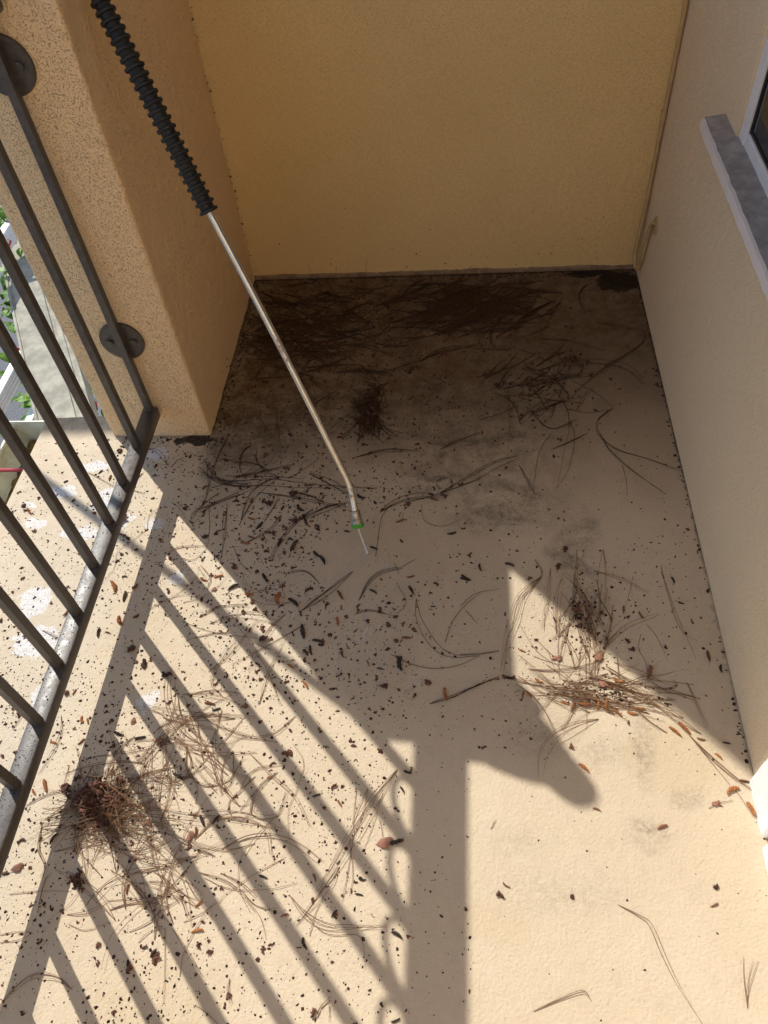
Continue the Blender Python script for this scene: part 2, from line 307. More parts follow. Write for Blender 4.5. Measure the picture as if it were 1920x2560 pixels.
NEEDLES = [
 (4, [[0.185,1.047],[0.158,1.015],[0.135,0.979],[0.12,0.925],[0.101,0.872],[0.085,0.796]]),
 (2, [[0.171,1.095],[0.186,1.058],[0.167,1.021],[0.14,0.99]]),
 (2, [[0.47,0.782],[0.48,0.732],[0.493,0.68]]),
 (1, [[0.463,1.082],[0.466,0.994],[0.48,0.907],[0.511,0.88]]),
 (1, [[0.46,1.066],[0.476,0.955],[0.499,0.835]]),
 (1, [[0.395,1.05],[0.377,0.993],[0.359,0.948]]),
 (1, [[0.408,0.92],[0.425,0.888],[0.44,0.831]]),
 (2, [[0.311,0.862],[0.365,0.915],[0.439,0.95]]),
 (3, [[0.246,0.763],[0.235,0.725],[0.2,0.669]]),
 (2, [[-0.006,0.837],[0.035,0.838],[0.08,0.844]]),
 (3, [[-0.005,0.744],[0.034,0.766],[0.078,0.787]]),
 (4, [[0.451,0.671],[0.483,0.629],[0.527,0.582],[0.561,0.551]]),
 (1, [[-0.006,0.962],[0.028,0.996],[0.087,1.01]]),
 (1, [[0.391,0.896],[0.382,0.859],[0.392,0.824],[0.391,0.788]]),
 (2, [[0.306,0.817],[0.349,0.787],[0.4,0.772]]),
 (1, [[0.522,0.557],[0.533,0.533],[0.546,0.504]]),
 (1, [[0.465,0.52],[0.485,0.531],[0.514,0.537]]),
 (1, [[0.163,0.878],[0.189,0.846],[0.219,0.82]]),
 (1, [[0.128,0.915],[0.158,0.854],[0.195,0.819]]),
 (2, [[0.398,0.78],[0.422,0.764],[0.45,0.773],[0.444,0.785]]),
 (2, [[0.307,1.064],[0.372,1.039],[0.422,1.004]]),
 (1, [[0.451,0.671],[0.473,0.633],[0.5,0.589],[0.513,0.567]]),
 (2, [[0.276,0.344],[0.31,0.329],[0.33,0.315],[0.345,0.27],[0.362,0.224],[0.389,0.171]]),
 (2, [[0.118,0.174],[0.158,0.197],[0.196,0.213],[0.214,0.208],[0.221,0.194]]),
 (1, [[0.466,0.198],[0.468,0.23],[0.475,0.274]]),
 (2, [[0.466,0.198],[0.471,0.222],[0.492,0.268]]),
 (1, [[0.054,0.467],[0.061,0.481]]),
 (2, [[-0.689,1.25],[-0.627,1.281],[-0.565,1.319],[-0.515,1.355]]),
 (1, [[-0.705,1.412],[-0.683,1.32],[-0.687,1.238]]),
 (3, [[-0.685,1.362],[-0.613,1.331],[-0.511,1.331],[-0.409,1.319],[-0.224,1.316]]),
 (2, [[-0.54,1.308],[-0.447,1.296],[-0.377,1.281],[-0.308,1.261]]),
 (3, [[-0.151,1.273],[-0.068,1.301],[0.045,1.356]]),
 (1, [[-0.213,1.101],[-0.21,1.179],[-0.205,1.228],[-0.181,1.273]]),
 (3, [[-0.244,0.974],[-0.224,1.027],[-0.193,1.056],[-0.145,1.067]]),
 (1, [[-0.145,1.072],[-0.113,1.094]]),
 (4, [[-0.377,0.944],[-0.323,0.997],[-0.267,1.056]]),
 (2, [[-0.249,0.937],[-0.218,0.947],[-0.162,0.934]]),
 (2, [[-0.109,0.981],[-0.095,0.926],[-0.059,0.866],[-0.021,0.841],[0.038,0.838]]),
 (1, [[-0.04,0.866],[-0.022,0.923],[0.009,0.969],[0.04,0.997]]),
 (1, [[-0.16,0.834],[-0.113,0.81],[-0.057,0.801],[-0.006,0.812],[0.038,0.836]]),
 (3, [[-0.07,0.718],[-0.02,0.74],[0.037,0.769]]),
 (1, [[-0.107,1.267],[-0.096,1.212],[-0.049,1.196],[-0.003,1.218]]),
 (1, [[-0.617,1.255],[-0.604,1.167],[-0.601,1.082]]),
 (1, [[-0.154,1.018],[-0.132,0.971],[-0.15,0.939]]),
 (2, [[-0.439,0.708],[-0.429,0.786],[-0.408,0.876]]),
 (2, [[-0.468,0.831],[-0.434,0.794],[-0.391,0.709]]),
 (3, [[-0.618,0.922],[-0.574,0.95],[-0.509,0.956]]),
 (2, [[-0.65,1.072],[-0.616,1.032],[-0.618,1.002]]),
 (1, [[0.007,0.95],[0.032,0.917]]),
 (1, [[-0.166,1.081],[-0.152,1.047]]),
 (1, [[-0.492,0.997],[-0.447,1.004]]),
 (1, [[-0.574,1.124],[-0.548,1.078],[-0.517,1.048]]),
 (1, [[-0.448,1.034],[-0.418,0.976]]),
 (2, [[-0.347,1.025],[-0.384,1.054],[-0.425,1.049]]),
 (3, [[-0.619,1.362],[-0.56,1.374],[-0.458,1.41]]),
 (2, [[-0.51,1.211],[-0.495,1.256],[-0.483,1.296]]),
 (2, [[-0.389,1.233],[-0.348,1.261],[-0.313,1.267]]),
 (2, [[0.23,1.919],[0.312,1.907],[0.368,1.878],[0.418,1.854]]),
 (3, [[0.546,1.951],[0.54,1.891],[0.483,1.829],[0.415,1.779],[0.322,1.68]]),
 (2, [[0.184,1.699],[0.276,1.739],[0.391,1.762],[0.452,1.804]]),
 (3, [[0.283,1.826],[0.373,1.806],[0.45,1.786],[0.49,1.751],[0.509,1.704]]),
 (1, [[0.309,1.73],[0.371,1.678],[0.416,1.613]]),
 (1, [[0.289,1.612],[0.346,1.595],[0.413,1.609]]),
 (2, [[0.416,1.613],[0.376,1.567],[0.373,1.514],[0.411,1.462],[0.483,1.426],[0.568,1.37]]),
 (2, [[0.37,1.514],[0.384,1.448],[0.431,1.378],[0.508,1.297]]),
 (1, [[0.413,1.399],[0.417,1.344],[0.413,1.295]]),
 (3, [[-0.059,1.305],[0.018,1.345],[0.096,1.401],[0.149,1.429]]),
 (2, [[-0.062,1.46],[-0.008,1.496],[0.046,1.518]]),
 (2, [[0.314,2.242],[0.407,2.221],[0.479,2.185]]),
 (2, [[0.295,1.561],[0.295,1.493],[0.27,1.386],[0.24,1.318]]),
 (1, [[0.238,1.516],[0.202,1.443],[0.18,1.318]]),
 (2, [[0.148,1.4],[0.171,1.338],[0.189,1.298]]),
 (1, [[0.046,1.572],[0.119,1.603],[0.159,1.642]]),
 (1, [[0.127,1.684],[0.128,1.555],[0.121,1.443]]),
 (2, [[0.409,1.99],[0.472,1.968],[0.528,1.947]]),
 (2, [[0.185,1.609],[0.239,1.531],[0.312,1.568]]),
 (2, [[0.266,1.681],[0.288,1.6],[0.288,1.538]]),
 (1, [[-0.467,2.038],[-0.355,2.025],[-0.245,2.012]]),
 (2, [[-0.24,2.191],[-0.319,2.121],[-0.398,2.07]]),
 (1, [[-0.334,2.381],[-0.344,2.291],[-0.354,2.205]]),
 (1, [[-0.254,2.065],[-0.241,1.945]]),
 (2, [[-0.316,1.819],[-0.237,1.715]]),
 (2, [[-0.236,1.779],[-0.146,1.814],[-0.055,1.874]]),
 (3, [[-0.081,2.138],[-0.121,2.008],[-0.175,1.902]]),
 (1, [[-0.541,1.617],[-0.515,1.508],[-0.494,1.399]]),
 (1, [[-0.587,1.59],[-0.548,1.535],[-0.538,1.502]]),
 (3, [[-0.301,1.429],[-0.211,1.46],[-0.118,1.453]]),
 (1, [[-0.68,1.432],[-0.659,1.523]]),
 (2, [[-0.719,1.432],[-0.665,1.357],[-0.566,1.327]]),
 (2, [[-0.555,1.998],[-0.47,2.064],[-0.41,2.134]]),
 (1, [[-0.382,1.526],[-0.34,1.586],[-0.299,1.627]]),
 (2, [[-0.516,2.166],[-0.368,2.164],[-0.232,2.158]]),
 (2, [[-0.876,0.668],[-0.862,0.633],[-0.865,0.591],[-0.882,0.54]]),
 (1, [[-0.822,0.559],[-0.819,0.516],[-0.808,0.491]]),
 (2, [[-0.885,0.473],[-0.849,0.496],[-0.796,0.517]]),
 (3, [[-0.839,0.438],[-0.83,0.393],[-0.806,0.363],[-0.803,0.338]]),
 (1, [[-0.858,0.308],[-0.802,0.316],[-0.738,0.319]]),
 (2, [[-0.791,0.279],[-0.795,0.332],[-0.788,0.347]]),
 (2, [[-0.734,0.279],[-0.696,0.283],[-0.664,0.301]]),
 (1, [[-0.725,0.263],[-0.687,0.255],[-0.644,0.273]]),
 (1, [[-0.85,0.239],[-0.822,0.246],[-0.786,0.246]]),
 (1, [[-0.845,0.227],[-0.811,0.233],[-0.787,0.245]]),
 (2, [[-0.607,0.256],[-0.573,0.274],[-0.552,0.295],[-0.518,0.318]]),
 (1, [[-0.585,0.24],[-0.569,0.258],[-0.541,0.265]]),
 (1, [[-0.541,0.265],[-0.526,0.204],[-0.515,0.15]]),
 (2, [[-0.527,0.266],[-0.491,0.227],[-0.455,0.191]]),
 (1, [[-0.509,0.277],[-0.477,0.294],[-0.444,0.319]]),
 (2, [[-0.456,0.364],[-0.413,0.347],[-0.381,0.325]]),
 (2, [[-0.498,0.363],[-0.434,0.344],[-0.377,0.304]]),
 (2, [[-0.406,0.193],[-0.407,0.174],[-0.398,0.156]]),
 (2, [[-0.673,0.36],[-0.622,0.332],[-0.58,0.302],[-0.532,0.276]]),
 (3, [[-0.626,0.723],[-0.603,0.669],[-0.547,0.618],[-0.507,0.554],[-0.482,0.51]]),
 (2, [[-0.475,0.594],[-0.468,0.542],[-0.486,0.516]]),
 (3, [[-0.654,0.639],[-0.626,0.665],[-0.56,0.681],[-0.441,0.677]]),
 (2, [[-0.421,0.55],[-0.442,0.524],[-0.466,0.495],[-0.451,0.465],[-0.408,0.47]]),
 (2, [[-0.67,0.567],[-0.645,0.602],[-0.608,0.63]]),
 (1, [[-0.407,0.122],[-0.445,0.145],[-0.463,0.151]]),
 (2, [[-0.399,0.42],[-0.455,0.407],[-0.521,0.412]]),
 (1, [[-0.976,0.633],[-0.966,0.665],[-0.959,0.684]]),
 (1, [[-0.89,0.342],[-0.873,0.346],[-0.867,0.349]]),
 (4, [[-0.131,0.575],[-0.171,0.519],[-0.208,0.452],[-0.243,0.383],[-0.268,0.339]]),
 (2, [[-0.188,0.534],[-0.207,0.476],[-0.218,0.426]]),
 (1, [[-0.211,0.533],[-0.212,0.49],[-0.211,0.452]]),
 (1, [[-0.158,0.526],[-0.173,0.465],[-0.187,0.416]]),
 (3, [[-0.232,0.384],[-0.251,0.348],[-0.301,0.284]]),
 (1, [[-0.215,0.429],[-0.204,0.372],[-0.207,0.336]]),
 (1, [[-0.208,0.452],[-0.215,0.368],[-0.22,0.325]]),
 (3, [[-0.319,0.332],[-0.286,0.302],[-0.244,0.284],[-0.196,0.284],[-0.136,0.287]]),
 (1, [[-0.286,0.302],[-0.254,0.276],[-0.226,0.27],[-0.187,0.272],[-0.174,0.253],[-0.169,0.219]]),
 (2, [[-0.414,0.338],[-0.38,0.311],[-0.338,0.304]]),
 (1, [[-0.399,0.323],[-0.367,0.291],[-0.351,0.257]]),
 (3, [[-0.247,0.143],[-0.241,0.161],[-0.224,0.176]]),
 (1, [[-0.16,0.473],[-0.152,0.442]]),
 (2, [[-0.442,0.598],[-0.388,0.551],[-0.338,0.513],[-0.298,0.457]]),
 (1, [[-0.353,0.621],[-0.325,0.582],[-0.331,0.528],[-0.343,0.482],[-0.328,0.407]]),
 (1, [[-0.44,0.481],[-0.42,0.513],[-0.398,0.532]]),
 (2, [[-0.448,0.524],[-0.422,0.56],[-0.367,0.578]]),
 (1, [[-0.436,0.458],[-0.418,0.482],[-0.419,0.522]]),
 (1, [[-0.273,0.268],[-0.266,0.306],[-0.25,0.34]]),
 (1, [[-0.225,0.162],[-0.224,0.14]]),
 (1, [[0.053,0.466],[0.064,0.484]]),
 (1, [[-0.816,1.182],[-0.849,1.142],[-0.875,1.11],[-0.87,1.057],[-0.889,1.015]]),
 (1, [[-0.817,1.185],[-0.822,1.226],[-0.805,1.253]]),
 (2, [[-0.742,1.111],[-0.711,1.124],[-0.646,1.131]]),
 (1, [[-0.703,1.093],[-0.671,1.087],[-0.645,1.125],[-0.647,1.163]]),
 (1, [[-0.656,1.069],[-0.634,1.039],[-0.616,1.012],[-0.628,0.997]]),
 (2, [[-0.665,1.528],[-0.677,1.469],[-0.684,1.408],[-0.684,1.352],[-0.68,1.281],[-0.702,1.206]]),
 (2, [[-0.68,1.385],[-0.65,1.352],[-0.582,1.345]]),
 (1, [[-0.669,1.43],[-0.636,1.423],[-0.587,1.403]]),
 (1, [[-0.667,1.257],[-0.652,1.196],[-0.643,1.131]]),
 (1, [[-0.624,1.246],[-0.613,1.163]]),
 (1, [[-0.619,1.27],[-0.6,1.088]]),
 (2, [[-0.681,1.243],[-0.647,1.267],[-0.595,1.298]]),
 (2, [[-0.893,1.471],[-0.854,1.459],[-0.811,1.405]]),
 (2, [[-0.898,1.317],[-0.855,1.306]]),
 (2, [[-1.038,1.38],[-0.948,1.331]]),
 (1, [[-0.773,1.274],[-0.746,1.253],[-0.723,1.222]]),
 (1, [[-0.806,1.397],[-0.792,1.424],[-0.777,1.435]]),
 (1, [[-1.061,0.882],[-1.024,0.886]]),
 (3, [[-0.996,0.88],[-0.934,0.854]]),
]
CLUSTERS = {
 'column': [44, [0.269, 0.927], 0.037, 0.089, -1.59, 0.35, 0.15],
 'fan': [60, [0.291, 0.756], 0.088, 0.03, -0.29, 0.32, 0.17],
 'pile': [80, [-0.713, 0.473], 0.049, 0.029, -0.24, 1.4, 0.17],
 'piledn': [30, [-0.631, 0.425], 0.078, 0.038, -0.26, 0.6, 0.17],
 'arcs': [46, [-0.556, 0.611], 0.11, 0.092, -0.39, 1.5, 0.19],
 'shade': [18, [-0.525, 1.302], 0.127, 0.081, 0.24, 0.9, 0.16],
 'mid': [14, [-0.557, 0.927], 0.081, 0.099, 0.59, 0.9, 0.16],
 'back': [190, [0.009, 2.085], 0.144, 0.091, 0.35, 0.7, 0.18],
 'backr': [40, [0.23, 1.723], 0.073, 0.106, 0.76, 1.2, 0.13],
 'dark': [170, [-0.505, 1.996], 0.142, 0.142, -0.44, 1.3, 0.15],
 'nest': [60, [-0.263, 1.606], 0.026, 0.068, -1.3, 0.5, 0.1],
 'low': [26, [-0.59, 0.328], 0.099, 0.049, -0.39, 1.2, 0.16],
}
CATKINS = [
 (0.131, 0.849, 0.016, -0.39, 'o'), (0.127, 0.744, 0.019, -1.78, 'o'), (0.141, 0.746, 0.019, -0.97, 'o'), (0.162, 0.776, 0.021, -0.48, 'o'),
 (0.214, 0.728, 0.019, -0.37, 'o'), (0.229, 0.72, 0.025, -1.98, 'b'), (0.254, 0.725, 0.03, -0.07, 'o'), (0.282, 0.726, 0.026, -1.84, 'o'),
 (0.296, 0.724, 0.027, -1.75, 'o'), (0.305, 0.71, 0.018, -0.39, 'b'), (0.32, 0.708, 0.022, -0.75, 'o'), (0.349, 0.708, 0.022, -0.23, 'o'),
 (0.368, 0.72, 0.021, -0.14, 'o'), (0.329, 0.78, 0.025, -0.37, 'o'), (0.429, 0.672, 0.029, -0.76, 'o'), (0.448, 0.68, 0.031, -0.92, 'o'),
 (0.477, 0.657, 0.017, -0.17, 'b'), (0.505, 0.623, 0.018, -0.83, 'o'), (0.514, 0.558, 0.031, -2.63, 'o'), (0.544, 0.521, 0.03, -1.23, 'o'),
 (0.543, 0.575, 0.02, -0.15, 'b'), (0.485, 0.528, 0.016, -0.53, 'b'), (0.241, 0.591, 0.026, -0.76, 'o'), (0.398, 0.944, 0.021, -1.02, 'b'),
 (0.397, 0.802, 0.034, -1.87, 'b'), (0.526, 0.844, 0.026, -1.53, 'b'), (0.205, 0.83, 0.021, -0.19, 'b'), (0.294, 0.837, 0.024, -0.61, 'b'),
 (0.297, 0.773, 0.028, -2.61, 'b'), (0.259, 0.956, 0.025, -0.21, 'b'), (0.362, 0.958, 0.022, -1.71, 'b'), (0.101, 0.782, 0.027, -0.18, 'd'),
 (0.113, 1.081, 0.026, -0.39, 'd'), (0.04, 1.07, 0.024, -1.32, 'd'), (0.004, 1.037, 0.022, -0.36, 'd'), (0.207, 0.929, 0.016, -1.19, 'd'),
 (0.492, 0.978, 0.016, -0.39, 'd'), (0.485, 1.04, 0.019, -1.3, 'd'), (0.56, 0.815, 0.021, -1.62, 'd'), (0.525, 0.651, 0.016, -0.21, 'd'),
 (0.424, 0.732, 0.016, -0.18, 'd'), (0.373, 0.483, 0.022, -2.76, 'b'), (0.257, 0.511, 0.016, -0.35, 'b'), (0.079, 0.366, 0.016, -0.5, 'b'),
 (0.443, 0.351, 0.016, -2.72, 'b'), (-1.161, 1.242, 0.028, -0.86, 'o'), (-0.97, 1.36, 0.021, -1.57, 'o'), (-0.852, 1.004, 0.038, -1.08, 'o'),
 (-0.812, 0.906, 0.032, -0.94, 'o'), (-0.95, 0.929, 0.026, -2.09, 'b'), (-0.819, 0.977, 0.028, -1.54, 'd'), (-0.855, 0.875, 0.027, -1.42, 'd'),
 (-0.831, 0.877, 0.016, -0.32, 'b'), (-0.879, 1.165, 0.021, -0.19, 'b'), (-0.97, 1.101, 0.018, -0.34, 'b'), (-1.004, 1.383, 0.017, -2.11, 'd'),
 (-0.865, 0.724, 0.016, -1.82, 'o'), (-0.871, 0.607, 0.02, -0.26, 'o'), (-0.827, 0.659, 0.019, -1.08, 'o'), (-0.812, 0.657, 0.016, -1.11, 'o'),
 (-0.859, 0.514, 0.03, -1.09, 'o'), (-0.879, 0.5, 0.017, -0.79, 'o'), (-0.812, 0.61, 0.018, -2.24, 'b'), (-0.641, 0.621, 0.019, -2.77, 'o'),
 (-0.548, 0.706, 0.025, -0.12, 'b'), (-0.532, 0.692, 0.019, -2.77, 'd'), (-0.481, 0.265, 0.023, -2.88, 'o'), (-0.487, 0.309, 0.016, -2.4, 'o'),
 (-0.807, 0.412, 0.026, -1.97, 'd'), (-0.686, 0.623, 0.026, -2.95, 'd'), (-0.512, 0.457, 0.026, -1.04, 'd'), (-0.486, 0.461, 0.022, -2.16, 'd'),
 (-0.855, 0.353, 0.016, -2.54, 'b'), (-0.631, 0.327, 0.021, -1.48, 'b'), (-0.728, 0.336, 0.033, -1.09, 'd'), (-0.581, 0.544, 0.028, -0.45, 'd'),
 (-0.734, 0.63, 0.026, -0.31, 'd'), (-0.52, 0.436, 0.02, -1.52, 'b'), (-0.626, 0.447, 0.017, -2.57, 'b'), (-0.291, 0.516, 0.018, -2.8, 'd'),
 (-0.129, 0.433, 0.035, -2.86, 'd'), (-0.233, 0.305, 0.016, -2.21, 'd'), (-0.115, 0.277, 0.023, -0.5, 'd'), (-0.282, 0.253, 0.022, -1.05, 'd'),
 (-0.189, 0.339, 0.016, -0.15, 'd'), (-0.373, 0.361, 0.018, -0.29, 'd'), (-0.11, 0.569, 0.019, -0.32, 'd'), (-0.275, 0.364, 0.016, -1.14, 'b'),
 (-0.186, 0.364, 0.016, -0.08, 'd'), (-0.119, 0.534, 0.016, -0.97, 'd'), (-0.242, 0.502, 0.016, -0.94, 'o'), (-0.324, 0.298, 0.016, -2.76, 'b'),
 (-0.112, 0.147, 0.017, -2.78, 'd'), (-0.548, 1.14, 0.03, -0.27, 'b'), (-0.534, 1.159, 0.022, -0.38, 'b'), (-0.52, 1.195, 0.028, -2.05, 'd'),
 (-0.423, 1.131, 0.039, -1.91, 'd'), (-0.397, 0.967, 0.037, -0.71, 'd'), (-0.369, 1.003, 0.025, -2.5, 'd'), (-0.289, 0.988, 0.029, -1.03, 'b'),
 (-0.121, 1.004, 0.027, -1.07, 'd'), (0.007, 1.039, 0.028, -0.61, 'd'), (-0.028, 1.172, 0.025, -2.9, 'd'), (-0.14, 0.809, 0.037, -1.44, 'd'),
 (-0.126, 0.877, 0.023, -0.09, 'b'), (-0.366, 0.885, 0.036, -1.29, 'd'), (-0.343, 0.839, 0.026, -1.3, 'd'), (-0.328, 0.865, 0.028, -0.25, 'd'),
 (-0.441, 0.976, 0.038, -1.57, 'o'), (-0.288, 0.916, 0.025, -1.33, 'o'), (-0.381, 0.799, 0.021, -0.51, 'o'), (-0.597, 1.039, 0.024, -2.81, 'o'),
 (-0.343, 0.755, 0.024, -0.96, 'o'), (-0.556, 1.008, 0.032, -2.47, 'd'), (-0.474, 1.222, 0.018, -2.28, 'b'), (-0.544, 1.218, 0.025, -0.37, 'b'),
 (-0.51, 0.987, 0.025, -0.16, 'o'), (-0.21, 1.0, 0.024, -0.58, 'd'), (-0.27, 0.831, 0.022, -1.19, 'b'), (-0.209, 0.811, 0.018, -1.18, 'b'),
 (-0.18, 0.798, 0.018, -0.17, 'd'), (-0.038, 0.74, 0.032, -1.38, 'o'), (-0.073, 1.284, 0.023, -0.44, 'b'), (-0.266, 1.29, 0.029, -0.43, 'd'),
 (-0.159, 1.212, 0.025, -2.7, 'b'), (-0.219, 1.127, 0.022, -0.42, 'd'), (-0.36, 1.105, 0.029, -0.76, 'd'), (-0.342, 1.09, 0.031, -1.02, 'd'),
 (-0.422, 1.25, 0.032, -0.76, 'd'), (-0.404, 1.216, 0.034, -1.17, 'd'), (-0.479, 1.034, 0.03, -1.0, 'd'), (-0.46, 1.14, 0.024, -1.87, 'd'),
 (-0.125, 1.042, 0.021, -2.9, 'b'), (-0.632, 1.027, 0.023, -0.35, 'o'), (-0.291, 1.179, 0.017, -0.23, 'd'),
]

# ------------------------------------------------------------------ setting: ground, slab, walls
m = MB(); m.add([(-400,-400,-2.8),(400,-400,-2.8),(400,400,-2.8),(-400,400,-2.8)], [(0,1,2,3)])
m.build('ground', M_ASPHALT, kind='structure')

# balcony slab with its ledge beyond the railing (L-shaped past the pier)
out = [(-1.24,-3.2),(.62,-3.2),(.62,2.33),(-.99,2.33),(-.99,1.615),(-1.24,1.605)]
n = len(out); v = [(x,y,0) for x,y in out] + [(x,y,-.22) for x,y in out]
bm = bmesh.new(); bv = [bm.verts.new(p) for p in v]
bm.faces.new(bv[:n]); bm.faces.new(bv[n:][::-1])
for i in range(n): bm.faces.new((bv[i], bv[n+i], bv[n+(i+1) % n], bv[(i+1) % n]))
bmesh.ops.recalc_face_normals(bm, faces=bm.faces[:])
bmesh.ops.bevel(bm, geom=[e for e in bm.edges if all(abs(w.co.z) < 1e-6 for w in e.verts)], offset=.006, segments=2, affect='EDGES')
me = bpy.data.meshes.new('balcony_floor'); bm.to_mesh(me); bm.free()
floor = obj('balcony_floor', me, M_FLOOR, kind='structure')

def wall(name, m, mat): return m.build(name, mat, kind='structure')
# building body below the balcony, and the ceiling, unseen, added to cut skylight
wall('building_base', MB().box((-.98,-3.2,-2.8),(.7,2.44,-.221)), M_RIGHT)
wall('added_ceiling', MB().box((-1.20,.9,2.62),(.75,2.5,2.8)), M_RIGHT)
wall('bounce_wall', MB().box((-1.007,-.95,-2.8),(.75,-.75,2.75)), M_PIER)  # unseen wall added so its sunlit face bounces light onto the pier

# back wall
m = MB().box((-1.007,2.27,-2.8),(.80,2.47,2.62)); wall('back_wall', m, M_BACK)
# floor paint carried a little way up the foot of the back wall, ragged on top
vv = []; K = 120
for i in range(K+1):
    x = -.716 + (.564+.716)*i/K; h = .017 + .007*noise.noise(Vector((x*9, 0, 3))) + .003*noise.noise(Vector((x*60, 1, 3)))
    vv += [(x, 2.2685, -.002), (x, 2.2668, h*.6), (x, 2.2683, h), (x, 2.272, h+.001)]
ff = [[4*i+j, 4*i+4+j, 4*i+5+j, 4*i+1+j] for i in range(K) for j in range(3)]
obj('paint_upstand', mesh('paint_upstand', vv, ff), M_UPSTAND, floor)

# pier: low stub wall running out from the back wall, rendered, rough edges
def pier_mesh():
    x0, x1, y0, y1, zt, r = -1.007, -.717, 1.523, 2.268, 1.147, .007
    path = []
    def seg(a, b, st): 
        L = math.dist(a, b); k = max(1, int(L/st)); return [(a[0]+(b[0]-a[0])*i/k, a[1]+(b[1]-a[1])*i/k) for i in range(k)]
    def arc(cx, cy, a0): return [(cx+r*math.cos(a0+math.pi/2*i/4), cy+r*math.sin(a0+math.pi/2*i/4)) for i in range(4)]
    path += seg((x0, y1), (x0, y0+r), .02) + arc(x0+r, y0+r, math.pi) + seg((x0+r, y0), (x1-r, y0), .007) + arc(x1-r, y0+r, -math.pi/2) + seg((x1, y0+r), (x1, y1), .009) + [(x1, y1)]
    P = len(path); zs = list(np.linspace(-.004, zt-.012, 150)); vv = []
    cx = (x0+x1)/2
    for k, z in enumerate(zs):
        for (x, y) in path:
            d = .0016*noise.noise(Vector((x*70, y*70, z*70))) + .0018*noise.noise(Vector((x*22, y*22, z*22)))
            nx = 0 if y < y0+r and x0+r < x < x1-r else (1 if x > cx else -1); ny = -1 if y < y0+r else 0
            l = math.hypot(nx, ny) or 1
            vv.append((x+d*nx/l, y+d*ny/l, z))
    ff = [[k*P+i, k*P+i+1, (k+1)*P+i+1, (k+1)*P+i] for k in range(len(zs)-1) for i in range(P-1)]
    b = len(vv); top = (len(zs)-1)*P                       # rounded-over top
    for x, y in path: vv.append((min(max(x, x0+.008), x1-.008), max(y, y0+.008), zt-.003))
    for x, y in path: vv.append((min(max(x, x0+.014), x1-.014), max(y, y0+.014), zt))
    for i in range(P-1): ff += [[top+i, top+i+1, b+i+1, b+i], [b+i, b+i+1, b+P+i+1, b+P+i]]
    ff.append([b+P+i for i in range(P)])
    return mesh('pier', vv, ff, True)
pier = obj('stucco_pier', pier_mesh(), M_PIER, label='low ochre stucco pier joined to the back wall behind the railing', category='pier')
pier.data.set_sharp_from_angle(angle=R(60))

# right wall with the window opening; white door beyond
m = MB(); XW, T = .564, .20; oy0, oy1, oz0, oz1 = .86, 1.662, .712, 1.95
ys = [-3.2, -.40, .41, oy0, oy1, 2.275]; 
def rect(y0, y1, z0, z1): m.add([(XW,y0,z0),(XW,y0,z1),(XW,y1,z1),(XW,y1,z0)], [(0,1,2,3)])
rect(-3.2, -.40, -.22, 2.62); rect(-.40, .41, 2.05, 2.62); rect(.41, oy0, -.22, 2.62); rect(oy0, oy1, -.22, oz0); rect(oy0, oy1, oz1, 2.62); rect(oy1, 2.275, -.22, 2.62)
m.add([(XW,oy0,oz0),(XW+T,oy0,oz0),(XW+T,oy0,oz1),(XW,oy0,oz1),(XW,oy1,oz0),(XW+T,oy1,oz0),(XW+T,oy1,oz1),(XW,oy1,oz1)], [(0,1,2,3),(7,6,5,4),(0,4,5,1),(3,2,6,7)])
m.add([(XW,-.40,-.02),(XW+T,-.40,-.02),(XW+T,-.40,2.05),(XW,-.40,2.05),(XW,.41,-.02),(XW+T,.41,-.02),(XW+T,.41,2.05),(XW,.41,2.05)], [(0,1,2,3),(7,6,5,4),(3,2,6,7)])
m.box((XW+T,-3.2,-2.8),(XW+T+.05,2.3,2.62))
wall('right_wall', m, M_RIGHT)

# window: frame, pane, sill
win = thing('window', 'white vinyl framed window with a grimy projecting sill in the cream wall', 'window', (XW, 1.26, .72))
def at(m): m.v = [(x-XW, y-1.26, z-.72) for x, y, z in m.v]; return m
fr = MB().bevbox((XW+.004,oy1-.040,oz0+.004),(XW+.075,oy1-.001,oz1-.001),.003).bevbox((XW+.004,oy0+.001,oz0+.004),(XW+.075,oy0+.040,oz1-.001),.003)
fr.bevbox((XW+.006,oy0+.040,oz0+.004),(XW+.075,oy1-.040,oz0+.040),.003).bevbox((XW+.006,oy0+.040,oz1-.040),(XW+.075,oy1-.040,oz1-.001),.003)
f = at(fr).build('frame', M_VINYL, win)
gk = MB().box((XW+.010,oy1-.047,oz0+.040),(XW+.02,oy1-.0405,oz1-.041)).box((XW+.010,oy0+.0405,oz0+.040),(XW+.02,oy0+.047,oz1-.041)).box((XW+.011,oy0+.047,oz0+.0405),(XW+.02,oy1-.047,oz0+.046))
at(gk).build('gasket', M_RUBBER, f)
at(MB().box((XW+.013,oy0+.042,oz0+.041),(XW+.019,oy1-.042,oz1-.042))).build('pane', M_GLASS, win)
sl = MB(); vv = []; K = 90
for i in range(K+1):
    y = .74 + (1.765-.74)*i/K; q = .0015*noise.noise(Vector((y*30, 2, 0)))
    for x, z in ((XW+.03,.690),(XW-.044+q,.690),(XW-.048+q,.694),(XW-.048+q,.716),(XW-.044+q,.7205),(XW-.02,.7235),(XW+.03,.7285)): vv.append((x, y, z+q*.6))
sl.add(vv, [[7*i+j, 7*i+(j+1) % 7, 7*i+7+(j+1) % 7, 7*i+7+j] for i in range(K) for j in range(7)] + [list(range(7))[::-1], [7*K+j for j in range(7)]])
smooth_by_angle(at(sl).build('sill', M_SILL, win, label='grimy white stone sill'), 30)

